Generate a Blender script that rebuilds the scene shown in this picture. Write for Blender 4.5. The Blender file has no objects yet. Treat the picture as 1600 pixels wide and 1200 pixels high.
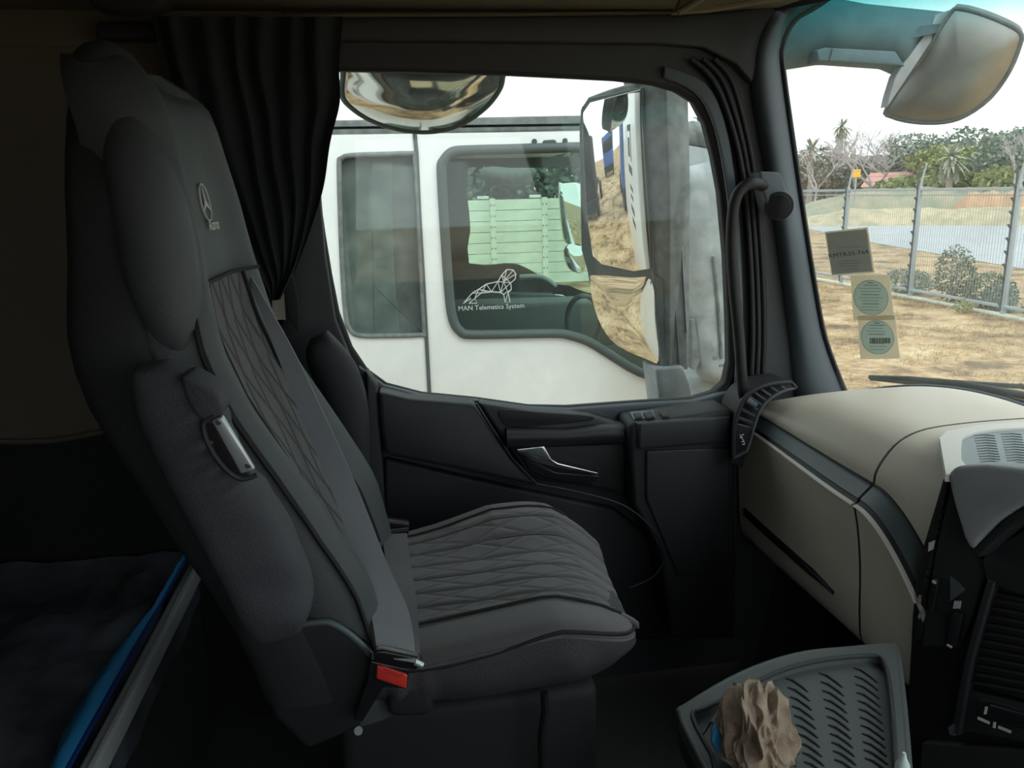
import bpy, bmesh, math, random
from mathutils import Vector as V, Matrix
from mathutils.geometry import tessellate_polygon
random.seed(7)
sc = bpy.context.scene
C = sc.collection
PI = math.pi

# ------------------------------------------------------------ camera, sky, exposure
FPX = 1200.0
yaw, pit, rol = math.radians(8.5), math.radians(14), math.radians(1.5)
CAM = V((0, 0, 2.6))
F = V((math.sin(yaw)*math.cos(pit), math.cos(yaw)*math.cos(pit), -math.sin(pit)))
R0 = V((math.cos(yaw), -math.sin(yaw), 0)); U0 = R0.cross(F)
U = U0*math.cos(rol) + R0*math.sin(rol); R = R0*math.cos(rol) - U0*math.sin(rol)
cam = bpy.data.objects.new('camera', bpy.data.cameras.new('camera')); C.objects.link(cam)
cam.data.sensor_width = 36; cam.data.lens = FPX/1600*36; cam.data.clip_start = .02; cam.data.clip_end = 600
m4 = Matrix((R, U, -F)).transposed().to_4x4(); m4.translation = CAM
cam.matrix_world = m4
sc.camera = cam
sc.view_settings.view_transform = 'Standard'; sc.view_settings.look = 'None'
sc.view_settings.gamma = 1; sc.view_settings.use_curve_mapping = False
sc.view_settings.exposure = 0.40
w = bpy.data.worlds.new('overcast_sky'); sc.world = w; w.use_nodes = True
bg = w.node_tree.nodes['Background']; bg.inputs[0].default_value = (.95, .985, 1, 1); bg.inputs[1].default_value = 1.55
sc.cycles.max_bounces = 12; sc.cycles.diffuse_bounces = 5; sc.cycles.transparent_max_bounces = 24
sun = bpy.data.objects.new('veiled_sun', bpy.data.lights.new('veiled_sun', 'SUN')); C.objects.link(sun)
sun.data.energy = 1.1; sun.data.angle = math.radians(35); sun.rotation_euler = (math.radians(38), math.radians(30), 0)

# ------------------------------------------------------------ measuring helpers (a pixel of the photo + a real plane -> a point of the place)
def ray(px, py): return F + R*((px-800)/FPX) + U*((600-py)/FPX)
def AY(px, py, y): d = ray(px, py); return CAM + d*(y/d.y)
def AX(px, py, x): d = ray(px, py); return CAM + d*(x/d.x)
def AZ(px, py, z): d = ray(px, py); return CAM + d*((z-2.6)/d.z)
def AP(px, py, c, n): d = ray(px, py); return CAM + d*((c-CAM).dot(n)/d.dot(n))
def lerp(a, b, t): return a+(b-a)*t
def interp(x, xs, ys):
    if x <= xs[0]: return ys[0]
    for i in range(len(xs)-1):
        if x <= xs[i+1]: return lerp(ys[i], ys[i+1], (x-xs[i])/(xs[i+1]-xs[i]))
    return ys[-1]
def sstep(a, b, x):
    t = min(1, max(0, (x-a)/(b-a))); return t*t*(3-2*t)
def cr(pts, n=6, closed=False):          # Catmull-Rom through tuples of any dimension
    P = [V(p) if len(p) == 3 else V((p[0], p[1], 0)) for p in pts]; out = []; L = len(P)
    for i in range(L if closed else L-1):
        if closed: a, b, c, d = P[(i-1) % L], P[i], P[(i+1) % L], P[(i+2) % L]
        else: a, b, c, d = P[max(0, i-1)], P[i], P[i+1], P[min(L-1, i+2)]
        for k in range(n):
            t = k/n
            out.append(.5*((2*b)+(c-a)*t+(2*a-5*b+4*c-d)*t*t+(3*b-a-3*c+d)*t**3))
    if not closed: out.append(P[-1])
    return out if len(pts[0]) == 3 else [(p.x, p.y) for p in out]

# ------------------------------------------------------------ materials
def mat(name, col, rough=.6, metal=0, spec=.5, var=0, vscale=30, bump=0, bscale=200, col2=None, coat=0, sheen=0):
    m = bpy.data.materials.new(name); m.use_nodes = True; nt = m.node_tree; b = nt.nodes['Principled BSDF']
    b.inputs['Base Color'].default_value = (*col, 1); b.inputs['Roughness'].default_value = rough
    b.inputs['Metallic'].default_value = metal; b.inputs['Specular IOR Level'].default_value = spec
    b.inputs['Coat Weight'].default_value = coat; b.inputs['Sheen Weight'].default_value = sheen
    tc = nt.nodes.new('ShaderNodeTexCoord')
    if var or col2:
        n = nt.nodes.new('ShaderNodeTexNoise'); n.inputs['Scale'].default_value = vscale; n.inputs['Detail'].default_value = 5
        nt.links.new(tc.outputs['Object'], n.inputs['Vector'])
        r = nt.nodes.new('ShaderNodeValToRGB'); r.color_ramp.elements[0].position = .35; r.color_ramp.elements[1].position = .65
        c2 = col2 or tuple(min(1, c*(1+var)) for c in col)
        c1 = col if col2 else tuple(c*(1-var) for c in col)
        r.color_ramp.elements[0].color = (*c1, 1); r.color_ramp.elements[1].color = (*c2, 1)
        nt.links.new(n.outputs['Fac'], r.inputs[0]); nt.links.new(r.outputs[0], b.inputs['Base Color'])
    if bump:
        n = nt.nodes.new('ShaderNodeTexNoise'); n.inputs['Scale'].default_value = bscale; n.inputs['Detail'].default_value = 3
        nt.links.new(tc.outputs['Object'], n.inputs['Vector'])
        bp = nt.nodes.new('ShaderNodeBump'); bp.inputs['Strength'].default_value = bump; bp.inputs['Distance'].default_value = .002
        nt.links.new(n.outputs['Fac'], bp.inputs['Height']); nt.links.new(bp.outputs[0], b.inputs['Normal'])
    return m
def glass_mat(name, tint=(.93, .96, .95), gloss=.05, dust=.05, dustcol=(.75, .8, .78), band=None, scale=9):
    m = bpy.data.materials.new(name); m.use_nodes = True; nt = m.node_tree; nt.nodes.clear(); N = nt.nodes.new; L = nt.links.new
    out = N('ShaderNodeOutputMaterial'); tr = N('ShaderNodeBsdfTransparent'); tr.inputs[0].default_value = (*tint, 1)
    gl = N('ShaderNodeBsdfGlossy'); gl.inputs['Roughness'].default_value = .02
    df = N('ShaderNodeBsdfDiffuse'); df.inputs[0].default_value = (*dustcol, 1)
    m1 = N('ShaderNodeMixShader'); m1.inputs[0].default_value = gloss; L(tr.outputs[0], m1.inputs[1]); L(gl.outputs[0], m1.inputs[2])
    m2 = N('ShaderNodeMixShader'); L(m1.outputs[0], m2.inputs[1]); L(df.outputs[0], m2.inputs[2])
    g = N('ShaderNodeNewGeometry'); n = N('ShaderNodeTexNoise'); n.inputs['Scale'].default_value = scale; n.inputs['Detail'].default_value = 8; n.inputs['Roughness'].default_value = .7
    L(g.outputs['Position'], n.inputs['Vector'])
    mr = N('ShaderNodeMapRange'); mr.inputs['From Min'].default_value = .35; mr.inputs['From Max'].default_value = .75
    mr.inputs['To Min'].default_value = dust*.5; mr.inputs['To Max'].default_value = dust*1.8
    L(n.outputs['Fac'], mr.inputs[0])
    v = N('ShaderNodeTexNoise'); v.inputs['Scale'].default_value = 260; v.inputs['Detail'].default_value = 1; L(g.outputs['Position'], v.inputs['Vector'])
    mv = N('ShaderNodeMapRange'); mv.inputs['From Min'].default_value = .76; mv.inputs['From Max'].default_value = .8; mv.inputs['To Min'].default_value = 0; mv.inputs['To Max'].default_value = dust*2.5
    L(v.outputs['Fac'], mv.inputs[0]); ad = N('ShaderNodeMath'); ad.operation = 'ADD'; L(mr.outputs[0], ad.inputs[0]); L(mv.outputs[0], ad.inputs[1])
    L(ad.outputs[0], m2.inputs[0]); L(m2.outputs[0], out.inputs[0])
    if band:
        sp = N('ShaderNodeSeparateXYZ'); L(g.outputs['Position'], sp.inputs[0])
        m_ = N('ShaderNodeMapRange'); m_.inputs['From Min'].default_value = band[0]; m_.inputs['From Max'].default_value = band[1]; L(sp.outputs['Z'], m_.inputs[0])
        r = N('ShaderNodeValToRGB'); r.color_ramp.elements[0].color = (*tint, 1); r.color_ramp.elements[1].color = (*band[2], 1)
        L(m_.outputs[0], r.inputs[0]); L(r.outputs[0], tr.inputs[0])
    return m
M = dict(
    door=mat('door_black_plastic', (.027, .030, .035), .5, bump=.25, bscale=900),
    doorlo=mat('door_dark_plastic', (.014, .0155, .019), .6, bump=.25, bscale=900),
    pillar=mat('pillar_blue_grey_plastic', (.075, .095, .112), .55, bump=.2, bscale=900),
    rubber=mat('black_rubber', (.012, .012, .014), .55),
    black=mat('gloss_black_plastic', (.014, .014, .017), .28),
    matt=mat('matt_black_plastic', (.013, .014, .016), .75),
    beige=mat('beige_dash_plastic', (.56, .52, .43), .5, bump=.35, bscale=700, var=.03, vscale=6),
    beigelight=mat('light_beige_plastic', (.60, .59, .55), .5, bump=.2, bscale=700),
    ceil=mat('brown_beige_headliner', (.14, .12, .085), .95, bump=.5, bscale=300),
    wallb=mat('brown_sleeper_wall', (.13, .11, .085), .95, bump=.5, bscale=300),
    strip=mat('blue_grey_trim', (.075, .10, .112), .4, bump=.1, bscale=900),
    grille=mat('grey_speaker_grille', (.26, .30, .31), .6),
    hood=mat('grey_hood_plastic', (.27, .295, .30), .6, bump=.3, bscale=600),
    seat=mat('charcoal_leatherette', (.060, .069, .075), .52, bump=.5, bscale=500, var=.06, vscale=12),
    seatq=mat('quilted_charcoal_fabric', (.062, .062, .066), .75, bump=.6, bscale=1200, sheen=.3),
    cushion=mat('cushion_cover_fabric', (.088, .083, .088), .7, bump=.6, bscale=1200, sheen=.3),
    seatside=mat('seat_side_fabric', (.018, .020, .022), .8, bump=.6, bscale=400),
    armcover=mat('armrest_cover_fabric', (.058, .062, .072), .7, bump=.6, bscale=300),
    seam=mat('black_seam', (.01, .01, .012), .8),
    belt=mat('grey_seat_belt_webbing', (.34, .37, .40), .6, bump=.5, bscale=800),
    beltd=mat('dark_seat_belt_webbing', (.15, .145, .15), .7, bump=.5, bscale=800),
    red=mat('red_release_button', (.75, .05, .035), .4),
    steel=mat('brushed_steel', (.55, .6, .63), .35, metal=.6),
    chrome=mat('chrome', (.8, .8, .82), .18, metal=1),
    curtain=mat('black_curtain_cloth', (.014, .018, .021), .9, bump=.6, bscale=500),
    logo=mat('silver_print', (.62, .62, .62), .5),
    white=mat('white_truck_paint', (.86, .87, .87), .35, coat=.3),
    whited=mat('dusty_white_paint', (.7, .71, .71), .5),
    gasket=mat('window_gasket', (.07, .09, .09), .6),
    dusty=mat('dusty_grey_plastic', (.12, .135, .135), .75, bump=.6, bscale=300, col2=(.20, .22, .22), vscale=25),
    dustyl=mat('dusty_light_grey_plastic', (.27, .30, .31), .7, bump=.5, bscale=200, col2=(.40, .43, .44), vscale=12),
    mirror=mat('mirror_glass', (.78, .8, .8), .02, metal=1),
    mirrord=mat('dusty_convex_mirror', (.62, .63, .6), .10, metal=1, var=.05, vscale=20),
    mirrorf=mat('hazy_convex_mirror', (.44, .45, .43), .38, metal=1, var=.06, vscale=9),
    tealarm=mat('teal_haze_painted_arm', (.06, .12, .14), .7, col2=(.09, .16, .18), vscale=18),  # teal cast of haze and tinted glass put into the arm colour
    tray=mat('grey_tray_plastic', (.085, .098, .102), .5, bump=.2, bscale=500),
    traydk=mat('dark_tray_plastic', (.035, .04, .043), .6),
    rag=mat('brown_beige_rag', (.40, .32, .24), .95, bump=.8, bscale=500, col2=(.23, .165, .12), vscale=30),
    bluecloth=mat('blue_cloth', (.03, .28, .6), .6), bluedark=mat('dark_blue_cloth', (.01, .04, .25), .6),
    rail=mat('white_bunk_rail', (.5, .55, .57), .4),
    plastic=mat('clear_wrap_over_dark_mattress', (.085, .10, .125), .22, var=.5, vscale=7, coat=.5),
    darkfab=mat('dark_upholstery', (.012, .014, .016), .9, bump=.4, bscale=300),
    carpet=mat('dark_green_grey_floor_mat', (.02, .026, .024), .9, bump=.6, bscale=300),
    paper=mat('grey_paper', (.20, .195, .185), .8), paperw=mat('cream_paper', (.62, .60, .52), .8),
    disc=mat('pale_blue_disc_paper', (.35, .43, .45), .8), ink=mat('dark_ink', (.06, .07, .08), .8), inkb=mat('blue_grey_ink', (.2, .27, .3), .8),
    bottle=mat('pale_cap_plastic', (.6, .7, .7), .4),
    # outdoors
    ground=None,
    asphalt=mat('pale_grey_asphalt', (.40, .43, .45), .9, var=.06, vscale=.6),
    skirt=mat('shade_painted_skirt_fabric', (.05, .047, .053), .6, bump=.6, bscale=300),  # darker than the cushion: shade of its downward side put into the colour
    hedge=mat('wall_hedge_leaves', (.15, .20, .16), .9, var=.2, vscale=1),
    galv=mat('galvanised_steel', (.36, .41, .44), .5), galvd=mat('dull_galvanised_wire', (.34, .37, .37), .6),
    concrete=mat('whitewashed_concrete', (.62, .67, .58), .9, var=.10, vscale=2),
    conpost=mat('whitewashed_concrete_post', (.68, .73, .64), .9),
    leafd=mat('haze_paled_green_leaves', (.30, .36, .30), .9, var=.25, vscale=1.2), leafy=mat('haze_paled_yellow_green_leaves', (.36, .40, .20), .9, var=.25, vscale=1.2),  # leaf colours paled and greyed to paint distance haze into them
    leafh=mat('haze_paled_grey_green_leaves', (.36, .36, .32), .9, var=.35, vscale=1), twig=mat('grey_brown_twigs', (.46, .42, .42), .9), bark=mat('grey_bark', (.34, .30, .26), .9),  # leafh carries the most painted haze
    palm=mat('pale_palm_fronds', (.38, .40, .31), .9), roofr=mat('pale_red_roof', (.62, .34, .30), .9), wallh=mat('pale_house_wall', (.55, .5, .42), .9),  # fronds in a pale grey-green
    drygrass=mat('dry_grass_blades', (.40, .30, .17), .9, col2=(.56, .45, .28), vscale=1.5), scrub=mat('green_scrub', (.19, .24, .16), .9, var=.3, vscale=3), bankg=mat('green_and_straw_bank', (.24, .28, .20), .9, col2=(.42, .37, .25), vscale=.7), banky=mat('straw_bank', (.55, .46, .31), .9, col2=(.36, .34, .22), vscale=1.6),
    soil=mat('orange_soil', (.52, .33, .19), .9, var=.15, vscale=1.5), yellow=mat('yellow_sign', (.85, .45, .06), .6), blue=mat('blue_truck_paint', (.05, .12, .35), .4),
    amber=mat('amber_lens', (.6, .3, .05), .3),
)
def ground_mat():
    m = bpy.data.materials.new('dry_grass_ground'); m.use_nodes = True; nt = m.node_tree; b = nt.nodes['Principled BSDF']; N = nt.nodes.new; L = nt.links.new
    g = N('ShaderNodeNewGeometry')
    n1 = N('ShaderNodeTexNoise'); n1.inputs['Scale'].default_value = .9; n1.inputs['Detail'].default_value = 9; n1.inputs['Roughness'].default_value = .72; L(g.outputs['Position'], n1.inputs[0])
    n2 = N('ShaderNodeTexNoise'); n2.inputs['Scale'].default_value = 9; n2.inputs['Detail'].default_value = 6; n2.inputs['Roughness'].default_value = .8; L(g.outputs['Position'], n2.inputs[0])
    r1 = N('ShaderNodeValToRGB'); e = r1.color_ramp.elements; e[0].position = .40; e[0].color = (.17, .12, .07, 1); e[1].position = .62; e[1].color = (.62, .50, .32, 1)
    x = e.new(.5); x.color = (.47, .335, .19, 1)
    L(n1.outputs['Fac'], r1.inputs[0])
    r2 = N('ShaderNodeValToRGB'); e = r2.color_ramp.elements; e[0].position = .36; e[0].color = (.5, .46, .42, 1); e[1].position = .62; e[1].color = (1.15, 1.12, 1.05, 1); L(n2.outputs['Fac'], r2.inputs[0])
    mx = N('ShaderNodeMix'); mx.data_type = 'RGBA'; mx.blend_type = 'MULTIPLY'; mx.inputs[0].default_value = 1; L(r1.outputs[0], mx.inputs[6]); L(r2.outputs[0], mx.inputs[7])
    L(mx.outputs[2], b.inputs['Base Color']); b.inputs['Roughness'].default_value = 1
    return m
M['ground'] = ground_mat()
def thin_paper(name, col, tr=.5):
    m = mat(name, col, .8); nt = m.node_tree; b = nt.nodes['Principled BSDF']; t = nt.nodes.new('ShaderNodeBsdfTranslucent'); t.inputs[0].default_value = (*col, 1)
    x = nt.nodes.new('ShaderNodeMixShader'); x.inputs[0].default_value = tr; nt.links.new(b.outputs[0], x.inputs[1]); nt.links.new(t.outputs[0], x.inputs[2]); nt.links.new(x.outputs[0], nt.nodes['Material Output'].inputs[0]); return m
M['paperw'] = thin_paper('translucent_cream_paper', (.78, .74, .62), .6); M['disc'] = thin_paper('translucent_blue_paper', (.78, .90, .93), .8); M['paper'] = thin_paper('translucent_grey_paper', (.60, .64, .68), .85)
M['glass_side'] = glass_mat('dusty_side_glass', (.90, .95, .93), .03, .038)
M['glass_ws'] = glass_mat('windscreen_glass_with_green_band', (.95, .98, .97), .03, .10, band=(2.86, 3.0, (.05, .50, .50)))  # thicker diffuse layer puts a pale haze over the view outside
M['glass_out'] = glass_mat('green_truck_glass', (.72, .84, .78), .03, .012)
M['glass_dark'] = glass_mat('dusty_tinted_glass', (.5, .62, .58), .05, .10)

# ------------------------------------------------------------ object helpers
def tag(o, label=None, cat=None, group=None, kind=None):
    if label: o['label'] = label
    if cat: o['category'] = cat
    if group: o['group'] = group
    if kind: o['kind'] = kind
    return o
def empty(name, loc=(0, 0, 0), label=None, cat=None, group=None, kind=None):
    o = bpy.data.objects.new(name, None); C.objects.link(o); o.location = loc; o.empty_display_size = .05
    return tag(o, label, cat, group, kind)
def link(name, me, mt, parent=None, smooth=30):
    o = bpy.data.objects.new(name, me); C.objects.link(o)
    if mt: me.materials.append(M[mt] if isinstance(mt, str) else mt)
    if smooth and len(me.polygons):
        me.polygons.foreach_set('use_smooth', [True]*len(me.polygons)); me.set_sharp_from_angle(angle=math.radians(smooth))
    if parent:
        o.parent = parent
        q = parent; loc = V(q.location)
        while q.parent: q = q.parent; loc += V(q.location)
        me.transform(Matrix.Translation(-loc))
    return o
def obj(name, verts, faces, mt, parent=None, smooth=30):
    me = bpy.data.meshes.new(name); me.from_pydata([tuple(v) for v in verts], [], faces); me.update()
    bm = bmesh.new(); bm.from_mesh(me); bmesh.ops.recalc_face_normals(bm, faces=bm.faces); bm.to_mesh(me); bm.free()
    return link(name, me, mt, parent, smooth)
def bobj(name, bm, mt, parent=None, smooth=30, bevel=0, seg=3, ang=40):
    if bevel:
        bm.normal_update()
        es = [e for e in bm.edges if len(e.link_faces) == 2 and e.calc_face_angle(0) > math.radians(ang)]
        bmesh.ops.bevel(bm, geom=es, offset=bevel, segments=seg, profile=.5, affect='EDGES', clamp_overlap=True)
    me = bpy.data.meshes.new(name); bm.to_mesh(me); bm.free(); return link(name, me, mt, parent, smooth)
def plate(name, pts, off, mt, parent=None, bevel=.004, holes=None, seg=3):
    """closed slab: an outline of 3D points (with holes) pushed along off"""
    off = V(off)
    if not holes:
        bm = bmesh.new(); a = [bm.verts.new(p) for p in pts]; b = [bm.verts.new(V(p)+off) for p in pts]; n = len(pts)
        bm.faces.new(a); bm.faces.new(b[::-1])
        for i in range(n): bm.faces.new((a[i], b[i], b[(i+1) % n], a[(i+1) % n]))
        bmesh.ops.recalc_face_normals(bm, faces=bm.faces)
        return bobj(name, bm, mt, parent, 35, bevel, seg)
    loops = [[V(p) for p in pts]]+[[V(p) for p in h] for h in holes]; tr = tessellate_polygon(loops)
    vs = [p for l in loops for p in l]; n = len(vs); fs = [tuple(t) for t in tr]+[tuple(i+n for i in t[::-1]) for t in tr]; s = 0
    for l in loops:
        k = len(l)
        for i in range(k): a, b = s+i, s+(i+1) % k; fs.append((a, b, b+n, a+n))
        s += k
    return obj(name, vs+[v+off for v in vs], fs, mt, parent, 35)
def py_plate(name, px, y, off, mt, parent=None, bevel=.004, n=0, holes=None):
    q = cr(px, n, True) if n else px
    return plate(name, [AY(a, b, y) for a, b in q], off, mt, parent, bevel, [[AY(a, b, y) for a, b in (cr(h, n, True) if n else h)] for h in holes] if holes else None)
def box_bm(bm, a, b):
    a, b = V(a), V(b); vs = [bm.verts.new((x, y, z)) for x in (a.x, b.x) for y in (a.y, b.y) for z in (a.z, b.z)]
    for f in ((0, 1, 3, 2), (4, 6, 7, 5), (0, 4, 5, 1), (2, 3, 7, 6), (0, 2, 6, 4), (1, 5, 7, 3)): bm.faces.new([vs[i] for i in f])
def box(name, a, b, mt, parent=None, bevel=.005):
    bm = bmesh.new(); box_bm(bm, a, b); bmesh.ops.recalc_face_normals(bm, faces=bm.faces); return bobj(name, bm, mt, parent, 35, bevel)
def tube_geo(pts, r, k=8, caps=True):
    P = [V(p) for p in pts]; n = len(P); rs = r if isinstance(r, (list, tuple)) else [r]*n
    vs = []; fs = []; up = None
    for i, p in enumerate(P):
        t = (P[min(n-1, i+1)]-P[max(0, i-1)]).normalized()
        if up is None: up = V((0, 0, 1)) if abs(t.z) < .9 else V((1, 0, 0))
        s = t.cross(up).normalized(); up = s.cross(t).normalized()
        for j in range(k): a = 2*PI*j/k; vs.append(p+(s*math.cos(a)+up*math.sin(a))*rs[i])
    for i in range(n-1):
        for j in range(k): fs.append((i*k+j, i*k+(j+1) % k, (i+1)*k+(j+1) % k, (i+1)*k+j))
    if caps: fs.append(tuple(range(k))[::-1]); fs.append(tuple((n-1)*k+j for j in range(k)))
    return vs, fs
def tube(name, pts, r, mt, parent=None, k=8, smooth=60):
    return obj(name, *tube_geo(pts, r, k), mt, parent, smooth)
def tubes(name, lst, mt, parent=None, k=6):
    vs = []; fs = []
    for pts, r in lst:
        a, b = tube_geo(pts, r, k); s = len(vs); vs += a; fs += [tuple(i+s for i in f) for f in b]
    return obj(name, vs, fs, mt, parent, 60)
def grid(name, fn, nu, nv, mt, parent=None, thick=0, smooth=60, tdir=None):
    """surface fn(u, v) with u, v in 0..1; thick closes it into a solid sheet"""
    vs = [V(fn(i/nu, j/nv)) for i in range(nu+1) for j in range(nv+1)]; W = nv+1
    fs = [(i*W+j, (i+1)*W+j, (i+1)*W+j+1, i*W+j+1) for i in range(nu) for j in range(nv)]
    if thick:
        me = bpy.data.meshes.new('t'); me.from_pydata([tuple(v) for v in vs], [], fs); me.update()
        ns = [V(v.normal) for v in me.vertices]; bpy.data.meshes.remove(me)
        if tdir is not None:
            td = V(tdir).normalized()
            ns = [td for _ in ns]
        n = len(vs); vs += [v+k*thick for v, k in zip(vs, ns)]; fs += [tuple(i+n for i in f[::-1]) for f in fs]
        bd = [i*W for i in range(nu+1)]+[nu*W+j for j in range(1, W)]+[i*W+nv for i in range(nu-1, -1, -1)]+[j for j in range(nv-1, 0, -1)]
        for i in range(len(bd)): a, b = bd[i], bd[(i+1) % len(bd)]; fs.append((a, b, b+n, a+n))
    return obj(name, vs, fs, mt, parent, smooth)
def loft(name, rings, mt, parent=None, smooth=60, cap=True):
    k = len(rings[0]); vs = [p for r in rings for p in r]; fs = []
    for i in range(len(rings)-1):
        for j in range(k): fs.append((i*k+j, i*k+(j+1) % k, (i+1)*k+(j+1) % k, (i+1)*k+j))
    if cap: fs.append(tuple(range(k))[::-1]); fs.append(tuple((len(rings)-1)*k+j for j in range(k)))
    return obj(name, vs, fs, mt, parent, smooth)
def text(name, s, size, o, right, up, mt, parent=None, depth=.0004, shear=0, align='CENTER', wx=1):
    cu = bpy.data.curves.new(name, 'FONT'); cu.body = s; cu.size = size; cu.extrude = depth/2; cu.align_x = align; cu.align_y = 'CENTER'; cu.shear = shear; cu.resolution_u = 2
    t = bpy.data.objects.new('tmp', cu); C.objects.link(t); dg = bpy.context.evaluated_depsgraph_get(); me = bpy.data.meshes.new_from_object(t.evaluated_get(dg))
    bpy.data.objects.remove(t); me.name = name; me.materials.clear()
    r = V(right).normalized(); u = V(up); u = (u-r*u.dot(r)).normalized(); n = r.cross(u); mm = Matrix((r*wx, u, n)).transposed().to_4x4(); mm.translation = V(o); me.transform(mm)
    return link(name, me, mt, parent, 0)
def copy_tree(o, parent=None):
    c = o.copy(); C.objects.link(c)
    if parent: c.parent = parent
    for ch in [x for x in o.children]: copy_tree(ch, c)
    return c
# ============================================================ THE SETTING
S = lambda o: tag(o, kind='structure')
ground = S(obj('ground', [(-60, -60, 0), (260, -60, 0), (260, 260, 0), (-60, 260, 0)], [(0, 1, 2, 3)], 'ground'))
# the road beyond the fence, running towards the far left
S(plate('road', [(16.5, 8, .004), (18.5, 20.5, .004), (21, 31, .004), (29, 58, .004), (33, 57, .004), (34, 45.5, .004), (36.5, 40.5, .004), (40, 8, .004)], (0, 0, .02), 'asphalt', bevel=0))
# ---- cab shell
S(box('floor', (-1.25, -.62, 1.25), (1.35, 1.76, 1.35), 'carpet', bevel=0))
S(box('wall_back', (-1.25, -.62, 1.35), (-1.2, 1.76, 3.0), 'wallb', bevel=0))
S(box('wall_front', (1.10, -.55, 1.35), (1.15, 1.76, 2.02), 'matt', bevel=0))
S(box('wall_footwell', (.86, 1.72, 1.35), (1.12, 1.77, 2.06), 'matt', bevel=0))
S(plate('ceiling', [(-1.25, -.62, 2.99), (.85, -.62, 2.99), (.97, -.3, 2.99), (1.08, .1, 2.99), (1.12, .55, 2.99), (1.08, 1.0, 2.99), (.97, 1.35, 2.99), (.85, 1.68, 2.97), (.7, 1.74, 2.965), (-1.25, 1.74, 2.965)], (0, 0, .04), 'ceil', bevel=0))
S(box('trim_7', (-1.2, 1.735, 2.90), (.78, 1.80, 3.05), 'wallb', bevel=0))
# side wall of the sleeper, beige above, dark upholstery below
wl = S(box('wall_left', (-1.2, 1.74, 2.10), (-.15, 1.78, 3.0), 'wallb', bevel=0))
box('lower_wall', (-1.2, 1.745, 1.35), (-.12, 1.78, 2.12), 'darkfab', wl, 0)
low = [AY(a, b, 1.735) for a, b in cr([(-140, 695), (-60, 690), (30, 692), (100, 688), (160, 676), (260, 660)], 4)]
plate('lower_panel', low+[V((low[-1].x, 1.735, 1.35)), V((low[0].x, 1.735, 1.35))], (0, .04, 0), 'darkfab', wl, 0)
# lower wall lip catching a little light
tube('lip', [p+V((0, -.006, .004)) for p in low], .006, 'wallb', wl, 6)
# driver side wall with its door window, behind the camera
S(plate('wall_right', [(-1.2, -.62, 1.35), (1.2, -.62, 1.35), (1.1, -.62, 2.2), (.9, -.62, 3.0), (-1.2, -.62, 3.0)], (0, -.05, 0), 'door', bevel=0,
        holes=[[(-.2, -.62, 2.15), (.85, -.62, 2.15), (.82, -.62, 2.5), (.7, -.62, 2.88), (-.15, -.62, 2.88)]]))

# ---- passenger door: frame with window opening
door = S(empty('door_1', (.3, 1.72, 1.45)))
WIN = [(487, 112), (487, 200), (492, 300), (502, 370), (512, 430), (524, 490), (545, 545), (570, 582), (602, 605), (660, 620), (745, 628), (830, 640), (890, 641), (1000, 633), (1085, 628), (1122, 617), (1139, 601), (1146, 570), (1145, 500), (1141, 400), (1132, 300), (1121, 240), (1108, 190), (1090, 156), (1060, 137), (1020, 126), (960, 119), (800, 111), (640, 106), (520, 104)]
def door_holes(y): return [AY(a, b, y) for a, b in WIN]
h0 = door_holes(1.715); base = [AY(a, b, 1.715) for a, b in [(440, 18), (1150, 18), (1215, 70), (1228, 230), (1252, 420), (1272, 640)]]
base += [V((.90, 1.715, 1.36)), V((-.12, 1.715, 1.36)), AY(455, 560, 1.715)]
plate('frame', base, (0, .05, 0), 'door', door, 0, [h0])
# window moulding around the opening
tube('window_moulding', [p+V((0, .012, 0)) for p in h0]+[h0[0]+V((0, .012, 0))], .009, 'doorlo', door, 8)
wg = [V((p.x, 1.755, p.z)) for p in h0]
cx = V((.33, 1.755, 2.45)); wg = [cx+(p-cx)*1.012 for p in wg]
pane = plate('pane', wg, (0, .004, 0), 'glass_side', door, 0)
# tiny printed marks in the corner of the pane
for k, (px, py, s, n) in enumerate([(1117, 560, .012, 'E2'), (1127, 571, .012, '##'), (1113, 548, .006, 'A4'), (1111, 569, .008, '.')]):
    text('pane_mark', n, s, AY(px, py, 1.752), (1, 0, 0), (0, 0, 1), 'ink', pane)
# door header / roof rail over the door
hd = [AY(a, b, 1.70) for a, b in [(250, 32), (538, 26), (800, 25), (1060, 22), (1150, 16), (1240, 2)]]
tube('header_seam', [p+V((0, 0, .002)) for p in hd], .005, 'ceil', door, 6)
# weather seals between door and pillar
for px0, rr, mt in [(0, .007, 'rubber'), (18, .006, 'doorlo'), (36, .007, 'rubber')]:
    q = cr([(1080+px0, 92), (1112+px0*.8, 122), (1138+px0*.6, 180), (1160+px0*.5, 270), (1172+px0*.5, 400), (1176+px0*.5, 520), (1173+px0*.5, 615), (1176+px0*.5, 760)], 5)
    tube('door_seal', [AY(a, b, 1.70) for a, b in q], rr, mt, door, 8)
# inner recess band of the frame beside the window
q1 = cr([(1035, 104), (1098, 130), (1129, 190), (1148, 300), (1156, 420), (1158, 520), (1152, 610)], 4)
q2 = cr([(1035, 122), (1085, 146), (1114, 200), (1133, 300), (1144, 420), (1149, 520), (1146, 600)], 4)
plate('frame_lip', [AY(a, b, 1.712) for a, b in q1]+[AY(a, b, 1.712) for a, b in q2[::-1]], (0, -.012, 0), 'pillar', door, .003)

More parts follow.
